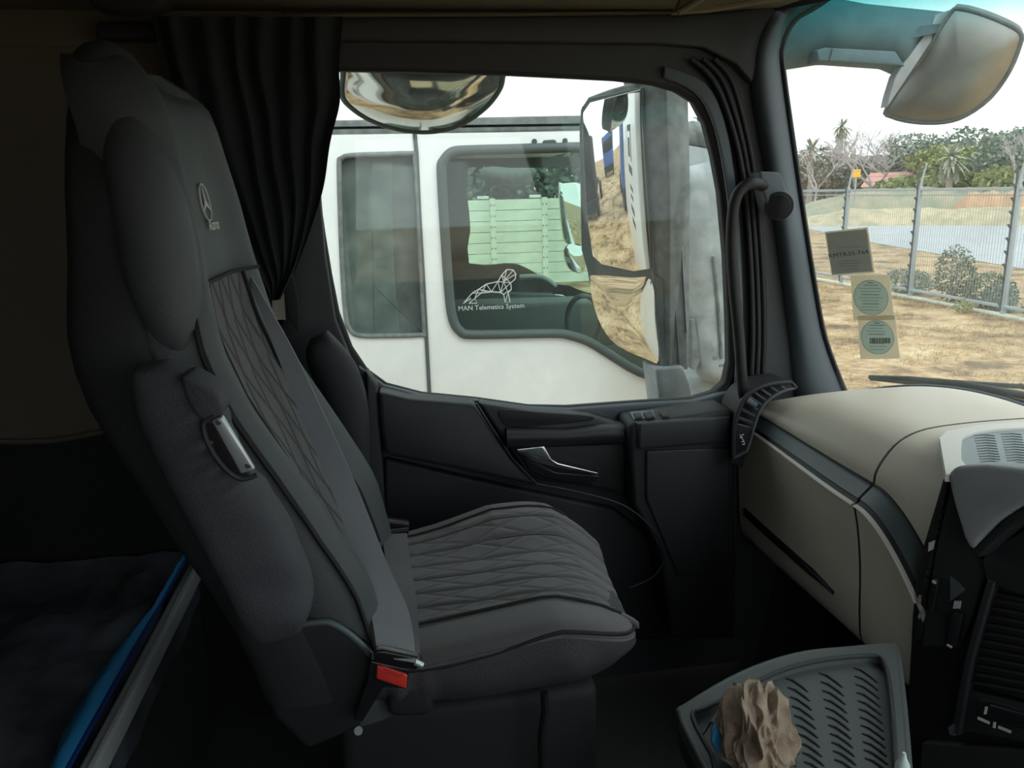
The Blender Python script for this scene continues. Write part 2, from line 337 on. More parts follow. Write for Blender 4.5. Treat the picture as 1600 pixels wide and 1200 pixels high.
# ---- door trim panel parts
py_plate('sill_trim', [(560, 572), (600, 603), (660, 618), (745, 626), (830, 638), (890, 640), (1000, 632), (1085, 627), (1140, 612), (1148, 640), (985, 662), (920, 652), (860, 648), (745, 640), (640, 634), (592, 628), (560, 600)], 1.70, (0, .03, 0), 'pillar', door, .004)
py_plate('upper_panel', [(590, 612), (640, 624), (742, 632), (768, 668), (800, 715), (838, 760), (720, 735), (602, 712), (594, 670)], 1.645, (0, .07, 0), 'door', door, .012)
py_plate('rear_panel', [(572, 580), (590, 604), (598, 720), (604, 850), (606, 1000), (574, 1000), (574, 800)], 1.66, (0, .06, 0), 'door', door, .006)
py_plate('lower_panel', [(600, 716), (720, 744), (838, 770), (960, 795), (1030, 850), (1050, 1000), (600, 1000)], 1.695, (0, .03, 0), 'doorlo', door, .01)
# pull handle carrier with painted recess shade
py_plate('handle_carrier', [(748, 630), (830, 643), (925, 650), (975, 664), (978, 690), (975, 775), (930, 762), (845, 752), (822, 738), (795, 700)], 1.66, (0, .05, 0), 'door', door, .008,
         )
py_plate('pull_recess_shade', [(785, 640), (850, 645), (922, 650), (924, 657), (880, 662), (800, 668), (782, 655)], 1.6565, (0, .006, 0), 'rubber', door, .002, 3)  # flat dark plate imitating the shade of the pull pocket
# grab bar below the recess
gb = cr([(795, 672, 0), (850, 672, 0), (920, 662, 0), (975, 668, 0)], 4)
grid('grab_bar', lambda u, v: AY(lerp(792, 976, u), lerp(670+(-8)*sstep(.45, .9, u)+2*u, 700-6*u, v), 1.625+.02*(2*v-1)**2), 14, 8, 'door', door, .03, tdir=(0, 1, 0))
py_plate('lever_recess_shade', [(806, 700), (975, 694), (975, 768), (930, 760), (850, 748), (826, 735)], 1.653, (0, .008, 0), 'rubber', door, .002)  # another flat dark plate, painting the shade around the lever
py_plate('lever_surround', [(815, 712), (868, 738), (938, 744), (925, 758), (850, 746), (826, 733)], 1.646, (0, .012, 0), 'black', door, .002)
lev = py_plate('door_lever', [(807, 702), (850, 697), (862, 718), (872, 724), (935, 739), (934, 742), (868, 731), (835, 722), (812, 711)], 1.632, (0, .012, 0), 'chrome', door, .002)
lev['label'] = 'silver metal door lever'
py_plate('lever_face', [(818, 703), (848, 700), (857, 716), (834, 711)], 1.6305, (0, .003, 0), 'strip', door, .0008)
# arm ledge with window switches
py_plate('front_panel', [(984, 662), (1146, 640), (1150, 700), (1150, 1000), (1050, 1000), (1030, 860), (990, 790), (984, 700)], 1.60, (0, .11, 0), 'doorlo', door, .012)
ledge_px = [(985, 634), (1000, 632), (1085, 626), (1132, 618), (1147, 640), (1140, 651), (1000, 662), (988, 656)]
zl = AY(1140, 651, 1.59).z
plate('arm_ledge', [AZ(a, b, zl) for a, b in ledge_px], (0, 0, -.06), 'door', door, .004)
sw = [AZ(a, b, zl+.003) for a, b in [(983, 643), (990, 655), (1104, 645), (1092, 634)]]
sp = plate('switch_plate', sw, (0, 0, -.006), 'strip', door, .001)
for a in ([(990, 645), (993, 652), (1004, 651), (1001, 644)], [(1005, 644), (1010, 652), (1023, 650), (1018, 641)], [(1031, 642), (1035, 650), (1046, 649), (1041, 641)]):
    plate('window_switch', [AZ(x, y, zl+.008) for x, y in a], (0, 0, -.008), 'doorlo', sp, .002)
plate('switch_gap', [AZ(x, y, zl+.0045) for x, y in [(1021, 641), (1025, 650), (1034, 649), (1030, 640)]], (0, 0, -.002), 'black', sp, 0)
# lower front pocket line
tube('pocket_edge', [AY(a, b, 1.60) for a, b in cr([(838, 756), (900, 768), (975, 790), (1022, 830), (1038, 868), (1022, 900), (985, 918)], 5)], .002, 'door', door, 6)
tube('panel_seam', [AY(a, b, 1.643) for a, b in [(744, 630), (768, 668), (800, 716), (838, 756)]], .0035, 'rubber', door, 6)
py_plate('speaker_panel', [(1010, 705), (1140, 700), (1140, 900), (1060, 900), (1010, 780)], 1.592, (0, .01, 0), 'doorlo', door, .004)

# ---- A pillar
pil = S(empty('trim_1', (1, 1.7, 2.1)))
L1 = cr([(1236, -30), (1204, 10), (1182, 50), (1172, 100), (1176, 160), (1190, 240), (1206, 330), (1220, 430), (1232, 520), (1242, 610), (1248, 660)], 4)
L2 = cr([(1330, -30), (1278, 8), (1240, 32), (1222, 70), (1222, 110), (1240, 240), (1256, 350), (1272, 450), (1288, 530), (1318, 610), (1340, 660)], 4)
def pf(u, v):
    i = u*(len(L1)-1); a = int(min(i, len(L1)-2)); t = i-a
    p = (lerp(L1[a][0], L1[a+1][0], t), lerp(L1[a][1], L1[a+1][1], t)); q = (lerp(L2[a][0], L2[a+1][0], t), lerp(L2[a][1], L2[a+1][1], t))
    y = 1.675+.035*(2*v-1)**2
    return AY(lerp(p[0], q[0], v), lerp(p[1], q[1], v), y)
grid('pillar_cover', pf, 40, 10, 'pillar', pil, .05, tdir=(.3, 1, 0))
tube('glass_seal', [AY(a+2, b, 1.705) for a, b in L2], .006, 'rubber', pil, 6)
# header over the door, dark band up to the headliner
hp = [(150, 34), (420, 27), (800, 25), (1060, 22), (1150, 16), (1240, 2), (1222, 40), (1190, 80), (1176, 130), (1150, 100), (1100, 74), (1030, 68), (700, 64), (420, 62), (150, 62)]
py_plate('header_cover', hp, 1.69, (0, .03, 0), 'door', pil, .006)
# windscreen header above the glass
# ---- curved windscreen
WX = [(-.62, 1.0), (-.55, 1.12), (-.4, 1.25), (-.2, 1.36), (.1, 1.43), (.55, 1.46), (1.0, 1.43), (1.3, 1.34), (1.5, 1.22), (1.65, 1.11), (1.72, 1.055)]
def wsx(y, z): return interp(y, [a for a, b in WX], [b for a, b in WX])-.265*(z-2.13)
def WS(px, py, off=0):
    d = ray(px, py); t0 = .3
    f = lambda t: (CAM+d*t).x-off-wsx((CAM+d*t).y, (CAM+d*t).z)
    a, b = .3, 3.5
    for _ in range(50):
        m = (a+b)/2
        if f(m) > 0: b = m
        else: a = m
    return CAM+d*a
cy = [p for p in cr([(y, x) for y, x in WX], 3)]
glass = S(grid('window_1', lambda u, v: (lambda y: V((wsx(y, lerp(2.0, 3.02, v)), y, lerp(2.0, 3.02, v))))(lerp(-.62, 1.72, u)), 60, 14, 'glass_ws', thick=.005))
S(grid('trim_2', lambda u, v: (lambda y, z: V((wsx(y, z)-.012, y, z)))(lerp(-.62, 1.70, u), lerp(2.965, 3.06, v)), 40, 3, 'doorlo', thick=.03))
S(tube('trim_3', [V((.985, -.62, 2.0)), V((.93, -.62, 2.5)), V((.82, -.62, 3.0))], .06, 'pillar', None, 12))
# ============================================================ PASSENGER SEAT
from mathutils import noise
seat = empty('passenger_seat', (.1, 1.19, 1.36), 'charcoal quilted passenger truck seat with integrated headrest beside the door', 'seat')
def hz(x, y):                                     # cushion top height
    v = (y-1.19)/.25
    c = interp(x, [-.12, .0, .1, .3, .4], [1.955, 1.95, 1.952, 1.966, 1.95])
    near = interp(x, [-.12, -.02, .1, .2, .28, .40], [1.985, 1.99, 2.006, 2.020, 2.010, 1.99]); far = interp(x, [-.12, 0, .06, .16, .28, .4], [1.945, 1.95, 1.962, 1.992, 1.996, 1.97])
    z = c+(near-c)*math.exp(-((min(0, v+.80))/.22)**2)*sstep(-.30, -.78, v) if v < 0 else c+(far-c)*sstep(.30, .78, v)
    if v < -.80: z = near
    xf = .345+.06*(v+1)/2
    if x > xf-.20: z -= lerp(.045, .10, (v+1)/2)*((x-xf+.20)/.20)**2.4
    return z
def outline(n=220, inset=0):
    out = []
    for i in range(n):
        a = 2*PI*i/n; c, s = math.cos(a), math.sin(a); e = .42
        x = .10+(.235-inset)*math.copysign(abs(c)**e, c); y = 1.19+(.26-inset)*math.copysign(abs(s)**(e), s)
        x += .05*((y-.93)/.52)*(x > .13)*(x-.13)/.24
        out.append((x, y))
    return out
def wr_(x, y, k): return .0035*k*math.sin(55*x+9*math.sin(13*x)+30*y)+.004*k*noise.noise(V((x*22, y*22, k)))
def hem(x, y): return 1.917+.010*sstep(.1, .36, x)*sstep(1.2, .95, y)-.03*sstep(1.0, 1.2, y)
rings = []
for ins, t, k in ((.035, -.02, 0), (.012, -.004, .6), (.004, .25, 1), (.0, .5, 1), (-.001, .75, .5)):
    rings.append([V((x+wr_(x, y, k)*.5, y+wr_(x, y, k), lerp(hem(x, y), hz(x, y)-.03, max(0, t))+min(0, t))) for x, y in outline(inset=ins)])
skirt_rings = rings+[[V((x, y, hz(x, y)-.016)) for x, y in outline(inset=.001)]]; rings = [[V((x, y, hz(x, y)-.03)) for x, y in outline(inset=.006)]]
for ins, d in ((0, .020), (.003, .010), (.010, .003), (.022, 0), (.045, 0), (.08, 0), (.12, 0), (.17, 0), (.22, 0)):
    rings.append([V((x, y, hz(x, y)-d*1.0)) for x, y in outline(inset=ins)])
cush = loft('cushion', rings, 'cushion', seat, 50)
cush['label'] = 'quilted charcoal seat cushion'
loft('skirt', skirt_rings, 'skirt', cush, 60)
# quilted centre of the cushion with recessed stitch lines
def stitched(o, fa, fb, sa, straight, th=.55):
    me = o.data; me.materials.append(M['seam'])
    for p in me.polygons:
        c = p.center
        g = -quilt(fa(c), fb(c), sa, 1, straight, True)
        if g > th: p.material_index = 1  # dark thread colour that also stands for shade in the grooves
def quilt(a, b, sa, dep=.004, straight=True, line=False):
    """a: across (m), b: along (m) -> groove depth"""
    w = .0042 if not line else .0018; g = 0
    k = abs(((a/sa)+.5) % 1-.5)*sa
    if straight: g = max(g, math.exp(-(k/w)**2))
    for s in (1, -1):
        c = (b*.42+s*a)/sa
        k = abs((c+.5) % 1-.5)*sa
        g = max(g, (.5 if straight else 1)*math.exp(-(k/(w*.8))**2))
    return -dep*g
def qc(u, v):
    y = lerp(1.015, 1.40, v)
    near = .10*math.exp(-((v)/.2)**2)
    x = lerp(-.10, .331+.096*(y-.93), u)
    e = min(1, min(v, 1-v)*14)
    return V((x, y, hz(x, y)+.001+.004*e+quilt(y, x, .047)))
qo = grid('quilted_panel', qc, 200, 260, 'cushion', cush, .01, tdir=(0, 0, -1), smooth=180)
stitched(qo, lambda c: c.y+1.19, lambda c: c.x+.1, .047, True)
# wrinkles: short cross stitches
# seams of the cushion and stretched skirt seam
tube('seam', [V((x, 1.012, hz(x, 1.012)+.003)) for x in [(-.09+.40*i/16) for i in range(17)]], .0022, 'seam', cush, 6)
tube('seam', [V((x, 1.402, hz(x, 1.402)+.003)) for x in [(-.09+.40*i/16) for i in range(17)]], .0022, 'seam', cush, 6)
ol = [p for p in outline(inset=-.0005) if p[0] > -.05 and (p[1] < 1.19 or p[0] > .3)]
ol = sorted([p for p in outline(n=180, inset=.002) if p[1] < 1.3 and p[0] > -.06], key=lambda p: math.atan2(p[1]-1.19, p[0]-.13))
tube('skirt_seam', [V((x, y, hz(x, y)-.010-.016*math.exp(-((x-.06)/.1)**2)*(y < 1))) for x, y in ol], .003, 'seam', cush, 6)
random.seed(4)

# ---- backrest
SP = [(1.90, -.055), (1.99, -.075), (2.08, -.105), (2.16, -.145), (2.26, -.185), (2.34, -.222), (2.42, -.248), (2.50, -.260), (2.60, -.270), (2.70, -.284), (2.78, -.305)]
def spx(z): return interp(z, [a for a, b in SP], [b for a, b in SP])
def yc(z): return 1.19-.03*sstep(2.42, 2.75, z)
def hw(z): return .255-.015*sstep(1.95, 2.05, z)*0-.02*math.exp(-((z-2.52)/.07)**2)-.095*sstep(2.42, 2.74, z)+.0*z
def bol(z): return .03+.022*math.exp(-((z-2.13)/.13)**2)+.0*sstep(2.4, 2.5, z)
def bx(y, z, off=0):                               # front surface of the backrest
    v = (y-yc(z))/hw(z); a = abs(v)
    b = bol(z)*math.exp(-((a-.80)/.24)**2)
    ed = max(0, a-.80)/.20
    return spx(z)+b-.05*(1-math.sqrt(max(0, 1-ed**2.2)))+off
rings = []
NZ = 44
for i in range(NZ+1):
    z = lerp(1.89, 2.775, i/NZ); t = .115-.03*sstep(2.3, 2.75, z); top = max(0, (z-2.70)/.075); sh = math.sqrt(max(0, 1-top*top*.95))
    ring = []
    for k in range(41):
        v = -1+2*k/40; y = yc(z)+v*hw(z)*(.55+.45*sh); x = bx(yc(z)+v*hw(z), z)-.05*(1-sh); ring.append(V((x, y, z)))
    for k in range(20):
        a = 1-2*(k+1)/21; y = yc(z)+a*hw(z)*(.55+.45*sh); ring.append(V((spx(z)-.074, y, z-.006)))
    rings.append(ring)
back = loft('backrest', rings, 'seat', seat, 50)
# side wall darker cover and shell behind
bk = []
for i in range(20):
    z = lerp(1.93, 2.735, i/19); t = .14-.055*sstep(2.3, 2.7, z); w_ = hw(z)+.009
    e = math.sqrt(max(.05, 1-max(0, (i-15)/4.2)**2))
    bk.append([V((spx(z)-.02-t*.5+t*.5*math.copysign(abs(math.cos(a))**.5, math.cos(a)), yc(z)+w_*e*math.copysign(abs(math.sin(a))**.4, math.sin(a)), z+.01)) for a in [2*PI*k/36 for k in range(36)]])
shell = loft('back_shell', bk, 'seatside', seat, 50)
# quilted insert
def qb(u, v):
    z = lerp(2.0, 2.487, u); y = yc(z)+lerp(-.56, .56, v)*hw(z)
    return V((bx(y, z)+.001+.004*min(1, min(v, 1-v)*12)+quilt(y-1.19, z*1.0, .062, .005, False), y, z+.0))
qp = grid('quilted_insert', qb, 260, 170, 'seatq', back, .008, tdir=(-1, 0, 0), smooth=180)
stitched(qp, lambda c: c.y, lambda c: c.z+1.36, .062, False, .45)
def hp_(u, v):
    z = lerp(2.492, 2.765, u); y = yc(z)+lerp(-.52, .80, v)*hw(z)
    return V((bx(y, z)+.001+.005*min(1, min(min(v, 1-v)*10, min(u, 1-u)*14))-.035*max(0, (u-.85)/.15)**2, y, z))
hpn = grid('headrest_panel', hp_, 24, 20, 'seat', back, .008, tdir=(-1, 0, 0))
for s in (-.56, .56):
    tube('piping', [V((bx(yc(z)+s*hw(z), z)+.004, yc(z)+s*hw(z), z)) for z in [1.98+.51*i/24 for i in range(25)]], .0032, 'seam', back, 6)
tube('piping', [V((bx(yc(2.49)+v*hw(2.49), 2.49)+.006, yc(2.49)+v*hw(2.49), 2.49)) for v in [-.56+1.3*i/14 for i in range(15)]], .003, 'seam', back, 6)
for s in (-.93, .95):
    tube('piping', [V((bx(yc(z)+s*hw(z), z)+.003, yc(z)+s*hw(z), z)) for z in [1.95+.62*i/30 for i in range(31)]], .0035, 'seam', back, 6)
    tube('piping', [V((bx(yc(z)+s*.965*hw(z), z)-.006, yc(z)+s*1.03*hw(z), z)) for z in [1.95+.5*i/30 for i in range(31)]], .0022, 'seam', back, 6)
# padded headrest wing on the near side
wr = []
for i in range(26):
    t = i/25; z = lerp(2.405, 2.715, t); e = (1-abs(2*t-1)**2.6)**.5 if 0 < t < 1 else .02
    cyy = lerp(.975, 1.035, t); cxx = spx(z)-.016
    wr.append([V((cxx+.044*e*math.copysign(abs(math.cos(a))**.8, math.cos(a)), cyy+.058*e*math.sin(a), z)) for a in [2*PI*k/28 for k in range(28)]])
wing = loft('headrest_wing', wr, 'seat', back, 70)
# black top pad behind the headrest
tp = []
for i in range(14):
    t = i/13; z = lerp(2.68, 2.80, t); e = math.sqrt(max(.02, 1-max(0, (t-.45)/.56)**2))
    tp.append([V((-.345+.038*e*math.cos(a), 1.13+.105*e*math.copysign(abs(math.sin(a))**.6, math.sin(a)), z)) for a in [2*PI*k/24 for k in range(24)]])
loft('headrest_top_pad', tp, 'seatside', seat, 60)
# emblem and model lettering printed on the headrest panel
eo = AY(330, 316, 1.19); eo = V((bx(eo.y, eo.z)+.0085, eo.y, eo.z)); up = V((spx(eo.z+.05)-spx(eo.z-.05), 0, .1)).normalized(); rt = V((0, 1, 0)); nn = V((1, 0, .1))
emb = tube('emblem_ring', [eo+rt*.026*math.cos(a)+up*.026*math.sin(a) for a in [2*PI*k/32 for k in range(33)]], .0014, 'logo', hpn, 6)
for a in (90, 210, 330):
    d = rt*math.cos(math.radians(a))+up*math.sin(math.radians(a)); s = up.cross(nn).normalized()
    s = V((-d.z, 0, 0)) if 0 else (rt*math.cos(math.radians(a+90))+up*math.sin(math.radians(a+90)))
    obj('emblem_point', [eo+d*.0245, eo+s*.0045, eo-s*.0045, eo+d*.0245+V((.001, 0, 0)), eo+s*.0045+V((.001, 0, 0)), eo-s*.0045+V((.001, 0, 0))], [(0, 1, 2), (3, 5, 4), (0, 3, 4, 1), (1, 4, 5, 2), (2, 5, 3, 0)], 'logo', hpn, 0)
eo2 = AY(338, 351, 1.205); eo2 = V((bx(eo2.y, eo2.z)+.010, eo2.y, eo2.z))
text('lettering', 'Actros', .024, eo2, (0, 1, 0), up, 'logo', hpn, .001, .3)

# ---- folded near armrest
ar = []
A1 = [(215, 570), (208, 590), (225, 660), (262, 740), (310, 830), (355, 915), (385, 975), (408, 1004)]
A2 = [(262, 562), (318, 590), (352, 640), (380, 712), (418, 762), (462, 838), (490, 922), (470, 985)]
a1 = cr(A1, 9); a2 = cr(A2, 9); n = len(a1)
for i in range(n):
    p, q = AY(*a1[i], .87), AY(*a2[i], .87); c = (p+q)/2; h = (p-q)/2; e = math.sqrt(max(.05, 1-abs(2*i/(n-1)-1)**6))
    dent = .010*math.exp(-((i-15)/6)**2)
    ar.append([c+h*math.copysign(abs(math.cos(a))**.7, math.cos(a))+V((0, (.036-dent*0)*e*math.copysign(abs(math.sin(a))**.7, math.sin(a)), 0)) for a in [2*PI*k/56 for k in range(56)]])
for i, r in enumerate(ar):
    for k, p in enumerate(r):
        if i in (0, n-1): continue
        r[k] = p+V((0, -1, 0))*(.006*noise.noise(V((p.x*9, p.y*5, p.z*22)))+.006*math.exp(-((p.z-2.33)/.06)**2)*math.sin(p.z*190-p.x*70)*sstep(-.30, -.2, p.x))
arm = loft('armrest', ar, 'armcover', seat, 60); arm['label'] = 'folded armrest in a loose fabric cover'
py_plate('slot_shade', [(320, 660), (336, 650), (352, 690), (388, 738), (378, 748), (350, 728), (328, 692)], .832, (0, .01, 0), 'rubber', arm, .003, 3)  # flat dark plate standing for the shade inside the cover's hole
tube('slot_hem', [AY(a, b, .83) for a, b in cr([(336, 650), (318, 662), (326, 695), (350, 730), (376, 748), (402, 742)], 5)], .003, 'armcover', arm, 6)
mb = py_plate('metal_bar', [(330, 658), (347, 650), (398, 734), (376, 741)], .822, (0, .008, 0), 'steel', arm, .002); mb['label'] = 'bare metal bar showing through a slot in the cover'
for q in ((341, 660), (387, 728)): tube('screw', [AY(*q, .8215), AY(*q, .826)], .0032, 'rubber', mb, 10)
py_plate('cover_cap', [(285, 585), (335, 612), (348, 636), (342, 654), (326, 664), (306, 650), (290, 622)], .829, (0, .05, 0), 'armcover', arm, .012, 3)
# pivot cover of the near side with its pale edge
py_plate('side_cover', [(410, 990), (462, 974), (515, 972), (552, 996), (588, 1032), (600, 1080), (560, 1140), (480, 1175), (425, 1120)], .93, (0, .04, 0), 'matt', seat, .01)
tube('side_cover_edge', [AY(a, b, .932) for a, b in cr([(455, 978), (500, 972), (520, 975), (552, 996), (586, 1030)], 5)], .005, 'strip', seat, 8)
# seat base and plinth
box('base', (-.12, .99, 1.45), (.27, 1.40, 1.87), 'matt', seat, .02)
box('plinth', (-.2, .96, 1.352), (.33, 1.43, 1.46), 'matt', seat, .02)
py_plate('base_knob', [(612, 1080), (650, 1074), (672, 1090), (674, 1118), (620, 1122), (606, 1110)], .93, (0, .05, 0), 'hood' if 0 else 'matt', seat, .01, 3)
tube('pull_strap', [AY(a, b, .955) for a, b in [(850, 1082), (852, 1110), (846, 1150), (848, 1230)]], .006, 'rubber', seat, 6)
tube('bolt', [AY(560, 1142, .925), AY(560, 1142, .94)], .006, 'hood', seat, 10)
# buckle with red release button
bu = py_plate('buckle', [(578, 1032), (640, 1046), (636, 1078), (600, 1074), (566, 1130), (552, 1126), (574, 1066)], .905, (0, .02, 0), 'black', seat, .003)
rb = py_plate('release_button', [(589, 1040), (637, 1056), (635, 1077), (588, 1061)], .902, (0, .012, 0), 'red', bu, .002); rb['label'] = 'red buckle release button'
py_plate('button_face', [(596, 1041), (634, 1054), (626, 1059), (606, 1053)], .9005, (0, .004, 0), 'red', bu, .001)
# far armrest / bolster beside the door
fa = []
f1 = cr([(484, 530), (478, 560), (500, 620), (520, 700), (540, 790)], 5); f2 = cr([(512, 516), (548, 556), (568, 600), (577, 660), (578, 800)], 5)
for i in range(len(f1)):
    p, q = AY(*f1[i], 1.53), AY(*f2[i], 1.53); c = (p+q)/2; h = (p-q)/2; e = math.sqrt(max(.1, 1-abs(2*i/(len(f1)-1)-1)**6))
    fa.append([c+h*math.copysign(abs(math.cos(a))**.7, math.cos(a))+V((0, .035*e*math.sin(a), 0)) for a in [2*PI*k/24 for k in range(24)]])
loft('armrest', fa, 'doorlo', seat, 60)

# ============================================================ SEAT BELT
beltt = empty('seat_belt', AY(618, 1040, .9), 'grey seat belt strapped across the empty passenger seat', 'seat belt')
def ribbon(name, ctr, wid, mt, parent, th=.0016, ax=None):
    n = len(ctr); P = [V(c) for c in ctr]
    def fn(u, v):
        i = u*(n-1); a = int(min(i, n-2)); t = i-a; return P[a].lerp(P[a+1], t)+wid[a].lerp(wid[a+1], t)*(v-.5)
    return grid(name, fn, n-1, 3, mt, parent, th, 60)
def strap(name, la, lb, ys, mt):
    la, lb = cr(la, 5), cr(lb, 5); n = len(la); c = []; w_ = []
    for i in range(n):
        y = interp(i/(n-1), [k/(len(ys)-1) for k in range(len(ys))], ys); p, q = AY(*la[i], y), AY(*lb[i], y-.012); c.append((p+q)/2); w_.append(q-p)
    return ribbon(name, c, w_, mt, beltt)
strap('shoulder_strap', [(382, 418), (428, 540), (474, 660), (520, 770), (556, 880), (580, 960), (590, 1026)], [(389, 424), (455, 540), (508, 650), (562, 770), (605, 880), (640, 960), (650, 1036)], [1.36, 1.30, 1.24, 1.15, 1.06, .97, .90], 'belt')
strap('lap_strap', [(596, 836), (604, 880), (618, 950), (630, 1028)], [(636, 834), (642, 880), (652, 950), (657, 1036)], [1.40, 1.28, 1.06, .905], 'beltd')
tg = py_plate('tongue', [(584, 1018), (600, 1017), (655, 1028), (661, 1036), (650, 1048), (612, 1042), (583, 1030)], .895, (0, .015, 0), 'black', beltt, .003)
tube('metal_tip', [AY(648, 1034, .892), AY(660, 1040, .892)], .0042, 'steel', tg, 8)
py_plate('lower_anchor', [(556, 775), (566, 778), (600, 812), (640, 818), (638, 838), (596, 842), (590, 826), (556, 796)], 1.42, (0, .02, 0), 'black', beltt, .004)
tube('anchor_bar', [AY(590, 833, 1.405), AY(638, 828, 1.405)], .005, 'black', beltt, 8)
# ============================================================ DASHBOARD (passenger side)
dash = empty('dashboard', (.85, 1.4, 1.72), 'beige dashboard with a blue-grey trim strip below the windscreen', 'dashboard')
def ytop(x, y):
    return 2.172-1.2*max(0, x-1.12)**2-.9*max(0, y-1.38)**2-.0*(x > 2)
def xo(y): return -.030*sstep(1.2, 1.62, y)
def dzs(y): return .020*sstep(1.22, 1.6, y)-.085*(max(0, 1.185-y)/.165)**1.7         # the strip dips towards the centre
UP = [(.842, 2.066), (.845, 2.093), (.866, 2.128), (.892, 2.151), (.939, 2.166), (1.03, 2.1715), (1.13, 2.1715)]
def up_prof(u, y, z0=None):
    P = UP; i = u*(len(P)-1)*.85; a = int(min(i, len(P)-2)); t = i-a; x = lerp(P[a][0], P[a+1][0], t); z = lerp(P[a][1], P[a+1][1], t)
    return x, z
UPC = cr([(a, b) for a, b in UP], 5)
def upper(u, y):
    n = len(UPC)-1; uu = min(1, u/.62); i = uu*n; a = int(min(i, n-1)); t = i-a
    x = lerp(UPC[a][0], UPC[a+1][0], t); z = lerp(UPC[a][1], UPC[a+1][1], t)
    z += dzs(y)*max(0, 1-uu*4.0)
    if u > .62:
        x = lerp(1.13, wsx(y, 2.12)-.012, (u-.62)/.38)
        if x < 1.13: x = 1.13+(x-1.13)
    xm = wsx(y, 2.12)-.012
    x = min(x+xo(y), xm); z2 = min(z, ytop(x, y)-(2.172-z if z < 2.165 else 0)*0)
    z2 = z-(2.172-ytop(x, y))*sstep(0, .75, uu)
    return V((x, y, z2))
def corner(y): return .022*(max(0, y-1.60)/.06)**2
grid('upper_panel', lambda u, v: (lambda y: upper(u, y)+V((corner(y), 0, 0)))(lerp(1.204, 1.66, v)), 64, 40, 'beige', dash, .02, tdir=(.5, 0, -1), smooth=60)
grid('centre_upper_panel', lambda u, v: upper(u, lerp(1.02, 1.197, v)), 64, 20, 'beige', dash, .02, tdir=(.5, 0, -1), smooth=60)
# lower face
LO = cr([(.880, 1.718), (.848, 1.745), (.838, 1.80), (.830, 1.90), (.818, 1.98), (.806, 2.030)], 5)
def lower(u, y, off=0):
    n = len(LO)-1; i = u*n; a = int(min(i, n-1)); t = i-a
    x = lerp(LO[a][0], LO[a+1][0], t)+xo(y)*.37; z = lerp(LO[a][1], LO[a+1][1], t)+dzs(y)*sstep(.2, 1, u)
    return V((x+off, y, z))
grid('lower_panel', lambda u, v: lower(u, lerp(1.204, 1.70, v)), 24, 24, 'beige', dash, .02, tdir=(1, 0, 0))
grid('centre_lower_panel', lambda u, v: lower(u, lerp(1.0, 1.197, v)), 24, 14, 'beige', dash, .02, tdir=(1, 0, 0))
def dark_seam(name, f, n=24, r=.0028): tube(name, [f(i/n) for i in range(n+1)], r, 'rubber', dash, 6)
dark_seam('panel_seam', lambda u: upper(u, 1.2005)+V((.003, 0, -.003)), 60, .0035); dark_seam('panel_seam', lambda u: lower(u, 1.2005, .003), 24, .0035)
# trim strip: blue-grey band over a dark line and a pale lip
def strip(u, y, a0, a1):
    p = lower(1, y); q = upper(0, y); return p.lerp(q, lerp(a0, a1, u))
for nm, (ya, yb) in (('trim_strip', (1.204, 1.592)), ('centre_trim_strip', (1.012, 1.197))):
    s1 = grid(nm, lambda u, v: strip(u, lerp(ya, yb, v), .30, 1.0)+V((-.002, 0, 0)), 4, 20, 'strip', dash, .012, tdir=(1, 0, 0))
    grid('dark_line', lambda u, v: strip(u, lerp(ya, yb, v), .04, .32)+V((.002, 0, 0)), 2, 20, 'rubber', s1, .01, tdir=(1, 0, 0))
    grid('pale_lip', lambda u, v: strip(u, lerp(ya, yb, v), -.04, .05)+V((-.003, 0, 0)), 2, 20, 'beigelight', s1, .006, tdir=(1, 0, 0))
    tube('strip_edge', [strip(1, lerp(ya, yb, i/20), 1, 1)+V((-.001, 0, .001)) for i in range(21)], .0022, 'rubber', s1, 6)
# long dark slot in the lower face
gh = lambda u, v: (lambda y: lower(lerp(.19, .255, u), y, -.0015))(lerp(1.30, 1.70, v))
def slot(u, v):
    y = lerp(1.285, 1.67, v); z = 1.803+.011*(u-.5)*2*min(1, v*4+.2)+.008*(y-1.3)/.35; uu = interp(z, [p[1] for p in LO], [i/(len(LO)-1) for i in range(len(LO))])
    return lower(uu, y, -.0015)
sl = grid('grille_slot', slot, 4, 20, 'rubber', dash, .004, tdir=(1, 0, 0))
for k in (.25, .75): tube('slot_fin', [slot(k, v/16)+V((-.002, 0, 0)) for v in range(17)], .0022, 'black', sl, 6)
# end grille by the door
vt = empty('x'); bpy.data.objects.remove(vt)
VL = cr([(1146, 716), (1146, 690), (1149, 660), (1160, 628), (1178, 610), (1205, 600), (1236, 597)], 4)
VR = cr([(1166, 706), (1172, 690), (1178, 668), (1186, 645), (1200, 626), (1222, 612), (1244, 606)], 4)
def vf(u, v, y=1.600):
    y -= .046
    i = u*(len(VL)-1); a = int(min(i, len(VL)-2)); t = i-a
    p = (lerp(VL[a][0], VL[a+1][0], t), lerp(VL[a][1], VL[a+1][1], t)); q = (lerp(VR[a][0], VR[a+1][0], t), lerp(VR[a][1], VR[a+1][1], t))
    return AY(lerp(p[0], q[0], v), lerp(p[1], q[1], v), y)
ev = grid('end_vent', lambda u, v: vf(u, v, 1.625), 30, 4, 'rubber', dash, .09, tdir=(0, 1, 0))
tube('vent_frame', [vf(i/40, 0, 1.60) for i in range(41)], .0055, 'doorlo', ev, 8)
tube('vent_frame', [vf(i/40, 1, 1.60) for i in range(41)], .0035, 'pillar', ev, 8)
tube('vent_frame', [vf(0, i/6, 1.60) for i in range(7)], .006, 'doorlo', ev, 8)
tube('vent_frame', [vf(1, i/6, 1.60) for i in range(7)], .004, 'doorlo', ev, 8)
